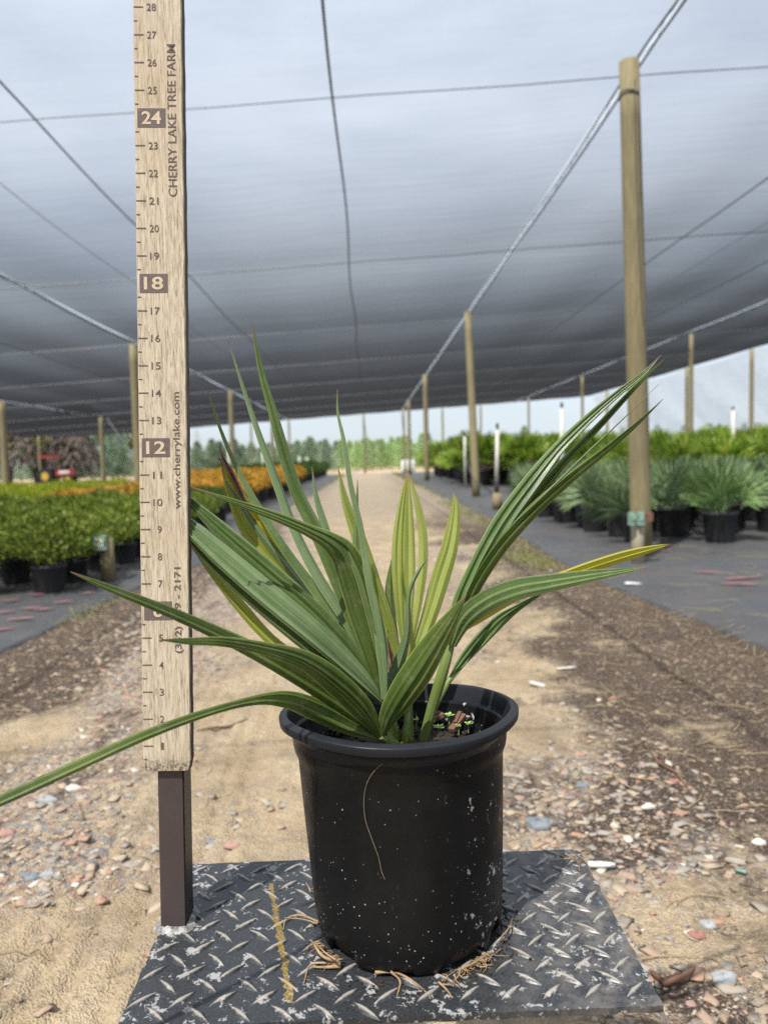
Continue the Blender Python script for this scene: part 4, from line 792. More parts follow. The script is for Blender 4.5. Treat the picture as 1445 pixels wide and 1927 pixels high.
# B: front dark fan
fb = frond([(745, 1402, .712, 20), (730, 1394, .706, 16), (716, 1386, .700, 12)], 0, 0, label='short stalk of the low front fan')
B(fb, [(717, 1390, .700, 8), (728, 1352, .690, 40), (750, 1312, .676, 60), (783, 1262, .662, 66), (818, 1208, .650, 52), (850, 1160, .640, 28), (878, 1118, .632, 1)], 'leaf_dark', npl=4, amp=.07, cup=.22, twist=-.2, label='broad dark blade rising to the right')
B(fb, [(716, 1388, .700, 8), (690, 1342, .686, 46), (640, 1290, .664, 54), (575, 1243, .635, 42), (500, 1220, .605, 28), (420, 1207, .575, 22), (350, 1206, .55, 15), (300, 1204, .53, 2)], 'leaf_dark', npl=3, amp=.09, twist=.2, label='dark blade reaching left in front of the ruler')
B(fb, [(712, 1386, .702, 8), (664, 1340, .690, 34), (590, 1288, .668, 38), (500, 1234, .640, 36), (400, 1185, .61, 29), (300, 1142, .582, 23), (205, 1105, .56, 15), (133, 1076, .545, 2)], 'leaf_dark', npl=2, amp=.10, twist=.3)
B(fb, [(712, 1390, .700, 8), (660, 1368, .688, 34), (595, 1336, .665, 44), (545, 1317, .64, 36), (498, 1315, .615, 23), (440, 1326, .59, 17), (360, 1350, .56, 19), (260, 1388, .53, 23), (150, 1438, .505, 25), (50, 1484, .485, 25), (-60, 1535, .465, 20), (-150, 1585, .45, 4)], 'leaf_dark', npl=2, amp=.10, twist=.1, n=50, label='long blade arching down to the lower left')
# C: light green centre fan
fc = frond([(770, 1402, .742, 20), (768, 1330, .752, 18), (764, 1238, .762, 13)], 0, 0, label='stalk of the light green centre fan')
B(fc, [(758, 1262, .76, 5), (748, 1235, .762, 14), (731, 1180, .766, 26), (704, 1102, .772, 31), (674, 1008, .78, 25), (650, 942, .786, 14), (636, 878, .79, 1)], 'leaf_young', npl=2, amp=.14, twist=.15)
B(fc, [(762, 1245, .76, 4), (757, 1200, .765, 9), (751, 1130, .771, 18), (748, 1060, .777, 21), (750, 1000, .782, 18), (757, 940, .786, 10), (766, 890, .79, 1)], 'leaf_young', npl=2, amp=.13)
B(fc, [(763, 1245, .76, 4), (766, 1180, .766, 14), (769, 1100, .773, 22), (769, 1020, .78, 22), (768, 950, .786, 14), (768, 890, .79, 1)], 'leaf_young', npl=2, amp=.13, label='middle blade of the light green fan')
B(fc, [(765, 1245, .76, 4), (775, 1200, .765, 9), (788, 1130, .771, 14), (796, 1060, .777, 17), (795, 1000, .782, 16), (785, 945, .786, 11), (770, 892, .79, 1)], 'leaf_young', npl=1, amp=.14)
B(fc, [(768, 1252, .76, 5), (785, 1218, .764, 20), (806, 1160, .77, 29), (829, 1082, .777, 34), (845, 1030, .78, 30), (854, 980, .785, 22), (856, 945, .788, 11), (852, 927, .79, 1)], 'leaf_young', npl=2, amp=.13, twist=-.15)
B(fc, [(755, 1255, .762, 8), (740, 1180, .775, 16), (733, 1110, .785, 18), (738, 1045, .79, 1)], 'leaf_dark', npl=1, amp=.14)
B(fc, [(735, 1300, .755, 14), (738, 1250, .76, 14), (732, 1215, .763, 9), (729, 1186, .765, 3)], 'dry', npl=2, amp=.3, n=14, label='dry brown strip')
B(fc, [(733, 1335, .72, 30), (742, 1285, .712, 30), (758, 1235, .704, 24), (768, 1190, .698, 17), (771, 1115, .692, 9), (785, 1080, .688, 8), (804, 1050, .684, 1)], 'leaf_blue', npl=1, amp=.22, twist=.4, label='small hooked blade in front')
# D: right fan
fd = frond([(795, 1402, .715, 20), (812, 1335, .71, 21), (832, 1268, .706, 22), (848, 1215, .708, 15), (858, 1180, .710, 3)], 0, 0, label='stout stalk of the right fan')
B(fd, [(850, 1215, .70, 24), (868, 1140, .70, 40), (900, 1065, .702, 44), (945, 985, .706, 48), (995, 915, .71, 44), (1050, 845, .716, 31), (1105, 790, .722, 24), (1165, 738, .728, 16), (1215, 698, .733, 9), (1243, 668, .737, 1)], 'leaf', npl=3, amp=.16, twist=.1, n=46, label='long upper blade with two brown points')
B(fd, [(875, 1120, .705, 14), (930, 1030, .71, 36), (990, 955, .715, 34), (1060, 870, .722, 20), (1130, 798, .73, 16), (1195, 728, .737, 11), (1251, 674, .743, 1)], 'leaf_dark', npl=2, amp=.16)
B(fd, [(858, 1190, .699, 16), (888, 1110, .698, 32), (938, 1030, .70, 36), (1000, 962, .703, 32), (1070, 900, .708, 25), (1140, 845, .714, 17), (1200, 795, .72, 9), (1247, 751, .725, 1)], 'leaf_dark', npl=2, amp=.16, twist=-.2)
B(fd, [(960, 990, .70, 2), (1030, 925, .70, 5), (1100, 856, .702, 4), (1170, 790, .705, 3), (1240, 722, .71, .6)], 'leaf_blue', npl=1, amp=.1, label='fine pale thread of leaf')
B(fd, [(850, 1215, .698, 18), (872, 1165, .69, 42), (915, 1130, .68, 54), (970, 1108, .67, 54), (1035, 1096, .66, 44), (1100, 1085, .652, 32), (1165, 1075, .645, 17), (1218, 1067, .64, 2)], 'leaf', npl=3, amp=.10, twist=-.1, label='wide blade arching to the right')
B(fd, [(860, 1190, .71, 10), (900, 1160, .715, 30), (960, 1125, .72, 30), (1040, 1092, .725, 26), (1110, 1066, .73, 27), (1180, 1044, .735, 25), (1235, 1030, .738, 13), (1265, 1024, .74, 2)], 'leaf_yellow', npl=2, amp=.15, label='yellow blade with a brown tip at the far right')
B(fd, [(838, 1180, .712, 4), (862, 1125, .715, 9), (880, 1085, .718, 7), (891, 1048, .72, 1)], 'dry', npl=1, amp=.3, n=14, label='dry brown splinter')
fe = frond([(800, 1400, .732, 13), (815, 1340, .736, 12), (838, 1292, .74, 12), (848, 1275, .742, 9)], 0, 0, label='slender stalk of the low right leaf')
B(fe, [(842, 1288, .74, 7), (868, 1247, .744, 20), (905, 1203, .748, 32), (942, 1166, .752, 30), (972, 1145, .756, 18), (1030, 1110, .765, 3)], 'leaf', npl=3, amp=.18)
# low centre sheath and roots out of the bottom of the pot
mb = MB()
for (a, b, c, d) in ((742, 1404, 738, 1345), (760, 1404, 768, 1352)): mb.tube([onY(a, b, .72), onY((a + c) / 2, (b + d) / 2, .722), onY(c, d, .725), onY(c + 1, d - 12, .726)], [.0055, .0045, .0025, .0006], 8)
o = mb.build('leaf_sheath', M['petiole'], palm, True); o.location = -RT
mb = MB()
def root(pts, r):
    P3 = [Vector(onZ(px, py, PZ + z)) for px, py, z in pts]; S = spline([(*p, 0) for p in P3], 14); mb.tube([s[:3] for s in S], [r * (1 - .6 * i / 14) for i in range(15)], 6)
root([(640, 1810, .006), (608, 1800, .012), (590, 1775, .016), (583, 1768, .010)], .0016); root([(640, 1815, .005), (612, 1812, .004), (585, 1815, .003), (572, 1850, .0015)], .0013); root([(641, 1818, .003), (615, 1820, .003), (590, 1820, .002)], .0018)
root([(632, 1806, .014), (616, 1796, .012), (604, 1785, .010), (592, 1772, .012)], .001); root([(600, 1735, .004), (565, 1722, .006), (540, 1728, .002), (533, 1750, .001)], .0011); root([(598, 1738, .006), (570, 1730, .005), (535, 1727, .003)], .0008); root([(586, 1680, .012), (577, 1664, .010), (574, 1672, .002)], .0009)
root([(735, 1828, .007), (752, 1845, .002), (748, 1872, .001)], .0012); root([(742, 1828, .006), (770, 1842, .002), (800, 1866, .001), (810, 1880, .001)], .0012); root([(825, 1848, .004), (838, 1860, .002), (852, 1878, .001)], .0011); root([(830, 1852, .002), (848, 1853, .004), (860, 1846, .001)], .0007)
for i in range(52):
    x0_ = random.gauss(893, 24); y0_ = 1836 - (x0_ - 845) * .55 + random.gauss(0, 3); an = random.uniform(-.6, 2.6); l = random.uniform(8, 46); cv = random.uniform(-1.4, 1.4)
    pp = [(x0_, y0_, random.uniform(.002, .008))]
    for q in range(3): pp.append((pp[-1][0] + math.cos(an) * l / 3, pp[-1][1] + math.sin(an) * l / 4, max(.0008, pp[-1][2] * .6 + random.uniform(-.001, .003)))); an += cv
    root(pp, random.uniform(.00025, .0007))
for i in range(20):
    x0_ = random.uniform(590, 640); y0_ = 1770 + (x0_ - 590) * .75; dx, dy = random.uniform(-28, 10), random.uniform(-5, 25); root([(x0_ + 8, y0_, random.uniform(.003, .010)), (x0_ + dx * .5, y0_ + dy * .3, .006), (x0_ + dx, y0_ + dy, .001)], random.uniform(.0004, .0008))
for i in range(10):
    a = random.uniform(-.5, .8); root([(940, 1770, .006), (950 + 10 * a, 1755 - 10 * a, .010), (965, 1735 - 20 * a, .003)], .0006)
root([(862, 1826, .006), (885, 1815, .006), (912, 1800, .006)], .0012); root([(706, 1830, .004), (728, 1829, .005), (746, 1831, .004)], .0016)
o = mb.build('roots', M['root'], palm, True); o.location = -RT; o['label'] = 'pale roots creeping out under the pot'
# rootball seen through the cut-outs
mb = MB(); mb.lathe([(0, .003), (.078, .0035), (.0805, .012), (.083, .024), (0, .026)], 48, (PC[0] + .0044, PC[1] - .0235, PZ)); tag(mb.build('root_ball', M['soil'], None, True), 'brown root ball showing through the drain cut-outs of the pot', 'root ball')
# crumbs of soil at the foot of the pot, a loose hair of fibre, dry roots on the plate corner
mb = MB()
for i in range(230):
    a = random.choice([random.gauss(5.75, .22), random.gauss(5.2, .3), random.gauss(.1, .2), random.gauss(4.4, .3)]); r = .088 + abs(random.gauss(0, .012)); s = random.uniform(.0005, .0021); mb.box((PC[0] + r * math.cos(a), PC[1] - .024 + r * math.sin(a), PZ + s * .4), (s, s * 1.2, s * .8), Matrix.Rotation(random.uniform(0, 3), 3, 'Z'))
tag(mb.build('soil_crumbs', M['soil']), 'dark crumbs of soil spilled around the foot of the pot', 'soil crumbs', kind='stuff')
mb = MB(); mb.tube([s[:3] for s in spline([(*sil(px, py), 0) for px, py in ((742, 1424), (730, 1430), (708, 1447), (692, 1470), (685, 1500), (687, 1540), (700, 1580), (712, 1612), (718, 1640), (724, 1655))], 40)], .00015, 5); tag(mb.build('fibre', M['straw']), 'single fine pale fibre clinging to the front of the black pot', 'fibre')
mb = MB()
for pts in ([(1085, 1612, .006), (1060, 1608, .004), (1035, 1610, .002)], [(1075, 1605, .003), (1095, 1615, .006), (1108, 1632, .002), (1112, 1650, .001)], [(1060, 1605, .006), (1085, 1620, .004), (1090, 1640, .002)], [(1035, 1622, .001), (1070, 1615, .008), (1100, 1620, .002)]): root(pts, .0007)
tag(mb.build('dry_roots', M['root'], None, True), 'wisp of dry roots on the back right corner of the tread plate', 'dry roots')
# ------------------------------------------------------------------ potted plants
def far_pot(parent, r, h, name='pot', n=20):
    mb = MB(); mb.lathe([(0, 0.002), (r * .78, .002), (r * .80, .012), (r * .92, h * .86), (r * .95, h * .88), (r, h * .9), (r, h), (r * .93, h), (r * .9, h * .88), (0, h * .88)], n); return mb.build(name, M['pot_far'], parent, True)
def leaf_cloud(pts, dirs, ln, wd, fold=.25):
    """folded rhombic leaves; pts (n,3), dirs (n,3)"""
    n = len(pts); d = dirs / np.linalg.norm(dirs, axis=1, keepdims=True); r = RNG.normal(size=(n, 3)); s = np.cross(d, r); s /= np.linalg.norm(s, axis=1, keepdims=True); nn = np.cross(d, s); l = ln * RNG.uniform(.6, 1.3, (n, 1)); w_ = wd * RNG.uniform(.7, 1.2, (n, 1))
    V = np.stack([pts, pts + d * l * .45 + s * w_ - nn * w_ * fold, pts + d * l, pts + d * l * .45 - s * w_ - nn * w_ * fold], 1).reshape(-1, 3); return V, np.arange(n * 4).reshape(n, 4)
def shrub_mesh(n, rx, rz, z0, ln, wd, mt, name, parent, up=.5, lumps=9, flat=False):
    c = RNG.normal(size=(lumps, 3)); c /= np.linalg.norm(c, axis=1, keepdims=True); c[:, 2] = np.abs(c[:, 2]) * .9 - .15; amp = RNG.uniform(.12, .3, lumps)
    u = RNG.normal(size=(n, 3)); u /= np.linalg.norm(u, axis=1, keepdims=True); rad = RNG.uniform(0, 1, n) ** .33; k = .78 + (np.maximum(u @ c.T, 0) ** 6 * amp).sum(1); rad = rad * k
    P_ = u * rad[:, None] * np.array([rx, rx, rz]);
    if flat: P_[:, 2] = np.minimum(P_[:, 2], rz * .72 + RNG.normal(0, .02, n))
    P_ += np.array([0, 0, z0]); D = u * .8 + RNG.normal(0, .5, (n, 3)) + np.array([0, 0, up]); V, Q_ = leaf_cloud(P_, D, ln, wd); return np_mesh(name, V, Q_, mt, parent)
def stems(parent, h, n, r, spread, z0=.0):
    mb = MB()
    for i in range(n): a = 2 * PI * i / n + random.random(); mb.tube([(0, 0, z0), (math.cos(a) * spread * .4, math.sin(a) * spread * .4, z0 + h * .5), (math.cos(a) * spread, math.sin(a) * spread, z0 + h)], [r, r * .7, r * .3], 5)
    return mb.build('stem', M['trunk'], parent)
def place(protos, pos, label_fn, cat, group, sc=(.92, 1.1), first=True):
    used = set(); out = []
    for i, (x, y) in enumerate(pos):
        p = random.randrange(len(protos)); src = protos[p]
        if p not in used: used.add(p); o = src
        else: o = copy_tree(src)
        s = random.uniform(*sc); o.scale = (s, s, s * random.uniform(.96, 1.05)); o.location = (x, y, .012); o.rotation_euler = (random.gauss(0, .02), random.gauss(0, .02), random.uniform(0, 6.28)); tag(o, label_fn(i, x, y), cat, group); out.append(o)
    for i, s in enumerate(protos):
        if i not in used:
            for ch in list(s.children): bpy.data.objects.remove(ch)
            bpy.data.objects.remove(s)
    return out
def proto_shrub(kind):
    e = empty(kind[0]); far_pot(e, kind[1], kind[2]); stems(e, kind[4] * .7, 5, .006, kind[3] * .4, kind[2] * .8); shrub_mesh(kind[5], kind[3], kind[6], kind[4], kind[7], kind[8], kind[9], 'foliage', e, kind[10]); return e
hedge_p = [proto_shrub(('potted_shrub', .105, .17, .29, .34, 2600, .20, .032, .0095, M['f_hedge'], .5)) for _ in range(3)]
pos = [(x + random.gauss(0, .03), y + random.gauss(0, .03)) for y in np.arange(4.95, 8.7, .46) for x in np.arange(-2.05, -5.4, -.46) if abs(x) < .58 * y + .5]
def lab_h(i, x, y):
    if x > -2.3 and y < 5.2: return 'leafy dark green shrub in a black pot, front corner of the left bed'
    if x > -2.3 and y > 8.3: return 'dark green shrub in a black pot, far end of the front left row'
    return 'leafy dark green shrub in a black pot in the dense left bed'
place(hedge_p, pos, lab_h, 'shrub', 'dark green potted shrubs in the left bed')
low_p = [proto_shrub(('potted_shrub', .12, .20, .26, .34, 1500, .17, .03, .009, M['f_low'], .5)) for _ in range(2)]
pos = [(x + random.gauss(0, .03), y + random.gauss(0, .03)) for y in np.arange(9.3, 11.2, .5) for x in np.arange(-2.1, -3.2, -.5)]
place(low_p, pos, lambda i, x, y: 'low green shrub in a black pot behind the dark shrubs', 'shrub', 'low potted shrubs behind the left bed')
yel_p = [proto_shrub(('potted_shrub', .13, .20, .33, .36, 1300, .22, .035, .012, M['f_yellow'], .6)) for _ in range(2)]
pos = [(x + random.gauss(0, .04), y + random.gauss(0, .04)) for y in np.arange(9.8, 15.5, .7) for x in np.arange(-4.9, -10.2, -.6) if abs(x) < .56 * y + .5]
place(yel_p, pos, lambda i, x, y: 'yellow-green shrub in the low row at the left edge of the photo', 'shrub', 'yellow-green potted shrubs at the left', (.95, 1.08))
ora_p = [proto_shrub(('potted_croton', .15, .26, .33, .42, 1500, .24, .055, .016, M['f_orange'], .7)) for _ in range(3)]
pos = [(x + random.gauss(0, .05), y + random.gauss(0, .05)) for y in np.arange(12.0, 23.5, .72) for x in np.arange(-2.25, -6.2, -.70) if x > -3.1 - .20 * (y - 12)]
pos = [p for p in pos if p[1] > 12 + (-2.2 - p[0]) * .2]
place(ora_p, pos, lambda i, x, y: 'orange-leaved shrub in a black pot in the row beside the track' if x > -2.6 else 'orange-leaved shrub in the long orange bed', 'shrub', 'orange potted shrubs')
lowora = [proto_shrub(('potted_croton', .13, .20, .33, .32, 1300, .19, .05, .015, M['f_orange'], .7)) for _ in range(2)]
place(lowora, [(x + random.gauss(0, .05), y + random.gauss(0, .05)) for y in np.arange(9.5, 12.6, .6) for x in np.arange(-2.7, -4.0, -.5)], lambda i, x, y: 'low orange-leaved shrub just behind the dark left bed, left of the ruler', 'shrub', 'low orange shrubs left of the ruler', (1.04, 1.18))
grn_p = [proto_shrub(('potted_shrub', .16, .26, .38, .50, 1100, .32, .06, .018, M['f_low'], .6)) for _ in range(2)]
pos = [(x, y) for y in np.arange(24.5, 45, 1.5) for x in (-2.5, -3.5, -4.6)]
place(grn_p, pos, lambda i, x, y: 'olive green shrub in the row past the orange ones', 'shrub', 'olive potted shrubs past the orange bed')
# palmettos
def fan_palm(name, nf, h, blades, bl, mt, rp, hp, wd=.010, lo=.35, name2='foliage', pot_=True):
    e = empty(name)
    if pot_: far_pot(e, rp, hp, n=24)
    vs = []; q = []; st = MB()
    for i in range(nf):
        az = random.uniform(0, 2 * PI); el = random.uniform(lo, 1.5); L0 = h * random.uniform(.35, .62); D = Vector((math.cos(az) * math.cos(el), math.sin(az) * math.cos(el), math.sin(el))); base = Vector((0, 0, hp * .85)) + Vector((math.cos(az), math.sin(az), 0)) * .02; hub = base + D * L0
        st.tube([base, (base + hub) / 2 + Vector((0, 0, .01)), hub], [.006, .005, .004], 5, cap=False); S = D.cross(Vector((0, 0, 1))).normalized() if abs(D.z) < .99 else Vector((1, 0, 0)); S = Matrix.Rotation(random.uniform(-.9, .9), 3, D) @ S; Nv = S.cross(D)
        for k in range(blades):
            f = k / (blades - 1) * 2 - 1; a = f * 1.25; d = (D * math.cos(a) + S * math.sin(a) + Nv * random.gauss(0, .05)).normalized(); l = bl * (1 - .35 * f * f) * random.uniform(.85, 1.1); sd = (d.cross(Nv)).normalized(); dr = Vector((0, 0, -.10 * l * (1 - d.z * .5))); b = len(vs); w_ = wd
            vs += [hub - sd * w_ * .3, hub + sd * w_ * .3, hub + d * l * .45 + sd * w_ + Nv * w_ * .4, hub + d * l * .45 - sd * w_ + Nv * w_ * .4, hub + d * l * .8 + sd * w_ * .7 + dr * .5, hub + d * l * .8 - sd * w_ * .7 + dr * .5, hub + d * l + dr]; q += [(b, b + 1, b + 2, b + 3), (b + 3, b + 2, b + 4, b + 5), (b + 5, b + 4, b + 6, b + 6)]
    V = np.array([v[:] for v in vs]); me = bpy.data.meshes.new(name2); me.from_pydata([tuple(v) for v in V], [], [f[:3] if f[2] == f[3] else f for f in q]); me.materials.append(mt); me.update(); o = bpy.data.objects.new(name2, me); COL.objects.link(o); o.parent = e
    s_ = st.build('stem', M['f_palmlight'] if mt != M['f_bright'] else M['trunk'], e, True); return e
pal_p = [fan_palm('potted_palmetto', 12, .38, 15, .34, M['f_palmetto'], .135, .25, .0085) for _ in range(4)]
pos = []
for r_, y in enumerate(np.arange(6.65, 10.9, .52)):
    for x in np.arange(2.25 + (.1 if r_ % 2 else 0), .56 * y + 1.0, .47): pos.append((x + random.gauss(0, .04), y + random.gauss(0, .05)))
pos = [p for p in pos if not (2.72 < p[0] < 3.3 and p[1] < 6.95)]
def lab_p(i, x, y):
    if y < 7.0 and x < 2.6: return 'silvery palmetto in a black pot right behind the tall wooden post'
    if x < 2.45 and y > 8.8: return 'silvery palmetto in a black pot at the near left end of the palmetto bed'
    return 'silvery green palmetto in a black pot in the right bed'
place(pal_p, pos, lab_p, 'palmetto', 'silvery potted palmettos in the right bed')
e = fan_palm('potted_palmetto', 15, .34, 15, .36, M['f_palmlight'], .15, .26, .011, .45); e.location = (2.99, 6.5, .012); tag(e, 'light green palmetto in a dark pot, nearest at the right, brighter than its neighbours', 'palmetto', 'silvery potted palmettos in the right bed')
bri_p = [fan_palm('potted_palm', 62, 1.05, 9, .34, M['f_bright'], .22, .34, .022, .25) for _ in range(4)]
pos = [(x + random.gauss(0, .08), y + random.gauss(0, .08)) for y in (20.6, 21.9, 23.3, 25.0, 27, 29, 31.5, 34) for x in np.arange(3.15, min(.56 * y + 1, 13), 1.05)]
place(bri_p, pos, lambda i, x, y: 'bushy bright green palm in the tall bed beside the track' if x < 3.6 else 'bushy bright green palm in the tall right bed', 'palm', 'bright green potted palms on the right', (1.12, 1.32))
pos = [(x + random.gauss(0, .05), y) for y in (13.8, 15.0, 16.2, 17.4) for x in np.arange(5.6, min(.56 * y + 1.2, 12.5), .85)]
bri2 = [fan_palm('potted_palm', 46, .72, 9, .30, M['f_bright'], .2, .30, .018, .25) for _ in range(3)]
place(bri2, pos, lambda i, x, y: 'bright green bushy palm directly behind the silvery palmettos', 'palm', 'bright green palms behind the palmettos', (1.15, 1.3))
tuft = fan_palm('potted_palm', 20, 1.4, 11, .45, M['f_conifer'], .22, .34, .03, .5); tuft.location = (6.6, 35.5, .012); tag(tuft, 'dark spiky palm rising above the bright green bed', 'palm')
# far pale shrubs beyond the netting, seen through it
far_p = [proto_shrub(('field_shrub', .2, .3, .7, .9, 700, .75, .12, .04, M['f_conifer_l'], .5)) for _ in range(2)]
pos = [(x + random.gauss(0, .3), y + random.gauss(0, .3)) for y in (30, 34, 39, 45) for x in np.arange(17, .52 * y + 5, 1.7)]
place(far_p, pos, lambda i, x, y: 'pale green shrub outside, beyond the side netting', 'shrub', 'pale shrubs beyond the netting', (.9, 1.4))
# ------------------------------------------------------------------ trees beyond
def conifer(name, h, r, n, mt):
    e = empty(name); mb = MB(); mb.tube([(0, 0, 0), (.02, 0, h * .5), (0, .02, h * .97)], [.045, .03, .008], 6)
    tr = mb
    for i in range(22): z = h * (.12 + .8 * i / 22); a = i * 2.4; l = r * (1 - z / h) * .9 + .05; tr.tube([(0, 0, z), (math.cos(a) * l, math.sin(a) * l, z + l * .35)], [.010, .003], 4, cap=False)
    tr.build('trunk', M['trunk'], e); z = RNG.uniform(.05, 1, n) ** 1.05; a = RNG.uniform(0, 2 * PI, n); lob = 1 + .28 * np.sin(a * 3 + z * 14 + random.random() * 6) + .2 * np.sin(a * 5 - z * 23); rr = r * (1.02 - z) ** .75 * np.sqrt(RNG.uniform(.05, 1, n)) * lob
    P_ = np.stack([rr * np.cos(a), rr * np.sin(a), z * h + .08], -1); D = np.stack([np.cos(a), np.sin(a), np.full(n, .7)], -1) + RNG.normal(0, .4, (n, 3)); V, Q_ = leaf_cloud(P_, D, .17, .035); np_mesh('crown', V, Q_, mt, e); return e
con_p = [conifer('conifer', 2.5, .98, 2300, M['f_conifer']) for _ in range(3)]; pos = []
for y in (52, 57, 63):
    for x in np.arange(-17.0, -2.8 if y < 60 else 3, .82): pos.append((x + random.gauss(0, .2), y + random.gauss(0, .4)))
place(con_p, pos, lambda i, x, y: 'bushy dark green young conifer in the far tree row left of the track', 'conifer', 'young conifers beyond the roof, left', (.66, .95))
conl = [conifer('conifer', 3.0, 1.15, 2600, M['f_conifer_l']) for _ in range(3)]; pos = [(x + random.gauss(0, .2), y + random.gauss(0, .3)) for y in (58, 62, 67) for x in np.arange(-1.6, 6.4, .85)]
place(conl, pos, lambda i, x, y: 'sunlit light green young tree at the end of the track', 'conifer', 'light green young trees at the end of the track', (.58, .85))
blu = [conifer('conifer', 2.9, .8, 1900, M['f_blue']) for _ in range(2)]; pos = [(x + random.gauss(0, .2), y + random.gauss(0, .3)) for y in (50, 54) for x in np.arange(-27, -16.5, 1.0)]
place(blu, pos, lambda i, x, y: 'pale blue-green young tree beyond the left end of the roof', 'conifer', 'pale blue-green trees at the far left', (.8, 1.1))
conr = [conifer('conifer', 2.7, .9, 1500, M['f_conifer']) for _ in range(2)]; pos = [(x + random.gauss(0, .4), y + random.gauss(0, .8)) for y in (66, 78) for x in np.arange(4, 44, 1.9)]
place(conr, pos, lambda i, x, y: 'dark distant tree behind the right beds', 'conifer', 'distant trees behind the right beds', (.8, 1.2))
def broad(name, h, r, n, mt):
    e = empty(name); mb = MB(); mb.tube([(0, 0, 0), (.1, 0, h * .35), (0, .1, h * .6)], [.16, .12, .05], 7)
    for i in range(6): a = i * 1.05; mb.tube([(0, 0, h * .35), (math.cos(a) * r * .6, math.sin(a) * r * .6, h * .7)], [.06, .02], 5)
    mb.build('trunk', M['trunk'], e); shrub_mesh(n, r, h * .36, h * .66, .32, .09, mt, 'crown', e, .2, 14); return e
br_p = [broad('broadleaf_tree', 5.0, 2.2, 1800, M['f_palmtree']) for _ in range(3)]; pos = [(x + random.gauss(0, .5), 66 + random.gauss(0, 2)) for x in np.arange(-44, -18.5, 2.4)]
place(br_p, pos, lambda i, x, y: 'broad olive brown tree in the far left tree line', 'tree', 'far left tree line', (.85, 1.15))
br2 = [broad('broadleaf_tree', 6.0, 3.2, 1500, M['f_conifer']) for _ in range(2)]; pos = [(x + random.gauss(0, 1), 150 + random.gauss(0, 6)) for x in np.arange(30, 110, 5.5)]
place(br2, pos, lambda i, x, y: 'dark tree on the distant rise at the right', 'tree', 'trees on the distant rise', (.7, 1.0))
# heap of old palm trunks and brown fronds at far left
for k, (px, py0, lean, h) in enumerate([(20, 930, .1, 2.9), (60, 930, -.35, 3.1), (85, 930, .5, 2.6), (110, 930, -.55, 3.0), (40, 930, .65, 2.4)]):
    x = onY(px, 900, 45)[0]; e = empty('leaning_palm', (x, 45 + k * .8, 0)); tag(e, 'leaning brown palm trunk with drooping dead fronds at the far left', 'palm tree', 'leaning dead palms at the far left')
    mb = MB(); mb.tube([(0, 0, 0), (lean * h * .35, 0, h * .5), (lean * h * .8, 0, h)], [.14, .11, .09], 8); mb.build('trunk', M['thatch'], e, True); n = 900; t_ = RNG.uniform(0, 1, n); a = RNG.uniform(0, 2 * PI, n); rr = 1.5 * np.sqrt(t_)
    P_ = np.stack([lean * h * .8 + rr * np.cos(a), rr * np.sin(a), h + .35 - 1.9 * t_ ** 1.3 + RNG.normal(0, .12, n)], -1); D = np.stack([np.cos(a), np.sin(a), -1.2 * t_ - .2], -1); V, Q_ = leaf_cloud(P_, D, .5, .05); np_mesh('crown', V, Q_, M['f_palmtree'] if k % 2 else M['thatch'], e)
# red tractor
tx = onY(105, 912, 42)[0]; tr = empty('tractor', (tx, 42, 0)); tr.scale = (.62, .62, .72); tag(tr, 'small red tractor with a red canopy parked at the far left', 'tractor')
mb = MB(); mb.box((.9, 0, .85), (1.5, .6, .5)); mb.box((1.68, 0, .85), (.1, .5, .42)); mb.build('bonnet', M['red'], tr); mb = MB(); mb.box((-.5, 0, 1.0), (.9, .8, .25)); mb.box((-.5, 0, .7), (1.1, .5, .4)); mb.build('chassis', M['tyre'], tr)
mb = MB(); mb.box((-.3, 0, 2.05), (1.7, 1.2, .1)); mb.box((-.3, 0, 2.12), (1.4, 1.0, .05)); mb.build('canopy', M['red'], tr)
for sx in (-.9, .3):
    for sy in (-.45, .45): mb = MB(); mb.tube([(sx, sy, .9), (sx, sy, 2.02)], .03, 6); mb.build('canopy_pole', M['tyre'], tr)
for (sx, r, sy) in ((-.55, .62, .65), (-.55, .62, -.65), (1.35, .38, .55), (1.35, .38, -.55)): mb = MB(); mb.tube([(sx, sy - .13, r), (sx, sy + .13, r)], r, 20); wh = mb.build('wheel', M['tyre'], tr); mb = MB(); mb.tube([(sx, sy - .14, r), (sx, sy + .14, r)], r * .5, 14); mb.build('rim', M['yellow'], wh)
mb = MB(); mb.box((.9, -.315, .9), (.9, .02, .18)); mb.build('side_panel', M['white'], tr)
# lattice power pylon far away
p = onY(373, 870, 190); py_ = empty('power_pylon', (p[0], 190, 0)); tag(py_, 'thin lattice power pylon far off, just right of the ruler', 'pylon'); mb = MB(); hp = 9.5
for sx in (-1, 1):
    for sy in (-1, 1): mb.tube([(sx * .9, sy * .9, 0), (sx * .25, sy * .25, hp)], .07, 4)
for i in range(8): z0 = hp * i / 8; z1 = hp * (i + 1) / 8; w0 = .9 - .65 * i / 8; w1 = .9 - .65 * (i + 1) / 8; mb.tube([(-w0, -w0, z0), (w1, -w1, z1)], .05, 4); mb.tube([(w0, w0, z0), (-w1, w1, z1)], .05, 4)
mb.build('lattice', M['galv'], py_); mb = MB()
for z, l in ((7.2, 1.5), (8.3, 1.1)): mb.tube([(-l, 0, z), (l, 0, z)], .07, 4)
mb.build('cross_arm', M['galv'], py_)
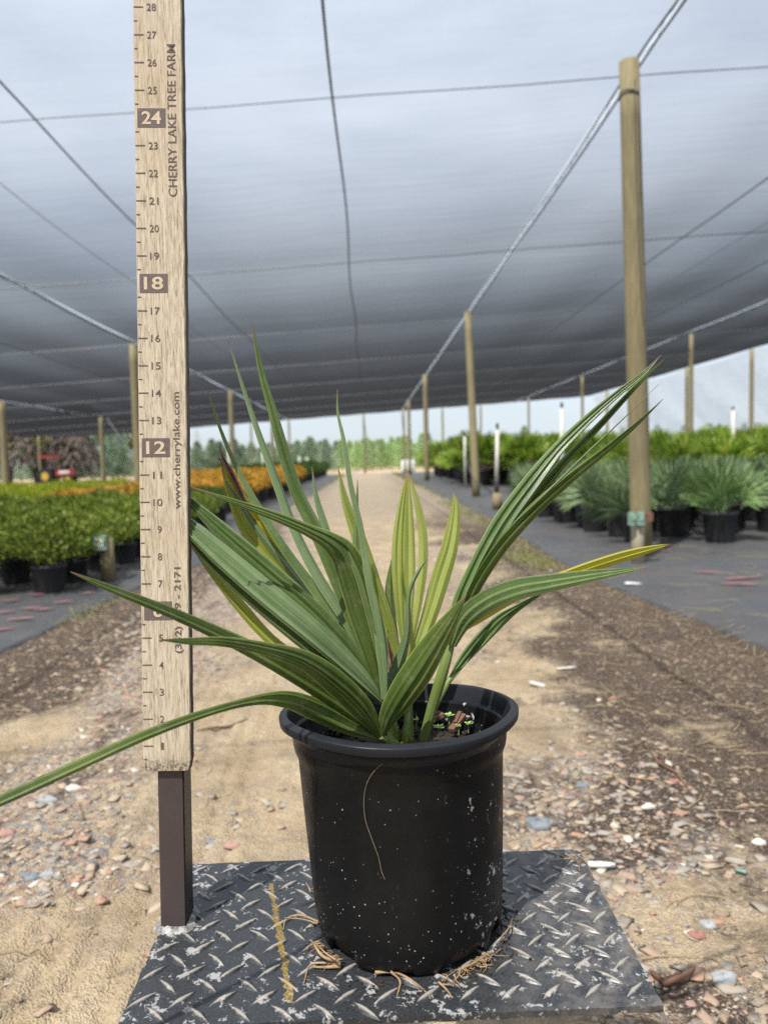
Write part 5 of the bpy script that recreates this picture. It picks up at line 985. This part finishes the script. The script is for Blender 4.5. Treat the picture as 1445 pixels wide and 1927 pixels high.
# ------------------------------------------------------------------ standpipes, stakes, small fittings
def standpipe(px, ytop, ybot, Y, r, label, block=False):
    b = onY(px, ybot, Y); t_ = onY(px - (ybot - ytop) * -.02 - 3, ytop, Y); z0 = max(b[2], 0) if not block else .0; e = empty('standpipe', (b[0], Y, 0)); tag(e, label, 'standpipe', 'white irrigation standpipes'); dx = t_[0] - b[0]
    mb = MB(); mb.tube([(0, 0, .35 if block else 0), (dx * .5, 0, t_[2] * .5 + .1), (dx, 0, t_[2] - .10)], r, 10); mb.build('pipe', M['pvc'], e, True); mb = MB(); mb.tube([(dx, 0, t_[2] - .10), (dx, 0, t_[2] - .02), (dx, 0, t_[2])], [r * .6, r * .7, r * .4], 8); mb.build('sprinkler_head', M['tyre'], e, True)
    if block:
        mb = MB(); mb.tube([(0, -.05, 0), (0, -.05, .26)], [.075, .07], 12); mb.build('wooden_stub', M['post'], e, True); mb = MB(); mb.tube([(0, 0, .22), (0, 0, .42)], .035, 8); mb.build('valve', M['tyre'], e, True); mb = MB(); mb.tube([(-.05, 0, .25), (-.30, .3, .45), (-.38, .6, .8)], .012, 6); mb.build('hose', M['cable'], e, True)
    return e
standpipe(935, 796, 962, 11.4, .030, 'white standpipe on a wooden stub in the open cloth right of the track', True)
standpipe(875, 814, 905, 19.5, .030, 'white standpipe just left of the second wooden post')
standpipe(1057, 757, 880, 12.9, .035, 'tall white standpipe before the bright green palms, left of the right leaves')
standpipe(1380, 765, 830, 19.6, .045, 'white standpipe at the right edge among the bright green palms')
for px, yt, Y, lab in ((432, 838, 30, 'slim white standpipe just right of the ruler'), (496, 846, 34, 'white standpipe behind the orange bed, second from the ruler'), (565, 855, 40, 'short white pipe left of the far roof post'), (580, 857, 41, 'short white pipe beside another before the far trees')): standpipe(px, yt, 905, Y, .05, lab)
# stake with green valve box at the tall post
p = onZ(1197, 1062, 0); e = empty('valve_stake', (p[0], p[1] - .02, 0)); tag(e, 'pale wooden stake with a small green box, in front of the tall post', 'stake'); mb = MB(); mb.tube([(0, 0, 0), (.005, 0, .2), (0, 0, .36)], [.047, .045, .043], 14); mb.build('stake', simple('pale_stake', (.42, .38, .26), (.34, .30, .2), 12, .85, .3, stretch=(3, 3, .4)), e, True)
for dx, wd_ in ((-.060, .035), (0, .048)): mb = MB(); mb.box((dx, -.055, .335), (wd_, .05, .09)); mb.box((dx, -.083, .345), (wd_ * .6, .006, .05)); mb.build('green_box', M['green_box'], e)
mb = MB(); mb.box((.058, -.055, .345), (.055, .05, .06)); mb.build('socket', M['bark'], e)
p = onZ(205, 1097, 0); e = empty('valve_stake', (p[0], p[1], 0)); tag(e, 'weathered stake with a green and white box at the front of the left bed', 'stake'); mb = MB(); mb.tube([(0, 0, 0), (0, 0, .32)], [.05, .045], 12); mb.build('stake', M['post'], e, True); mb = MB(); mb.box((-.02, -.05, .29), (.085, .05, .10)); mb.build('green_box', M['green_box'], e); mb = MB(); mb.box((-.02, -.078, .29), (.05, .006, .05)); mb.build('label_plate', M['white'], e)
mb = MB(); P3 = [onZ(px, py, .05) for px, py in ((1285, 985), (1292, 1000), (1310, 1005), (1340, 1010))]; mb.tube([(P3[0][0], P3[0][1], .28)] + [tuple(p) for p in P3[1:]], .010, 6); tag(mb.build('hose', M['crease'], None, True), 'thin bent irrigation hose between two pots in the right bed', 'hose')
mb = MB()
for px in (762, 774):
    p = onY(px, 884, 47.2); mb.lathe([(0, .75), (.16, .74), (.24, .6), (.24, .15), (.2, 0), (0, 0)], 12, (p[0], 47.2, 0))
tag(mb.build('white_sacks', M['white'], None, True), 'pair of white sacks at the foot of the far right roof corner', 'sacks')
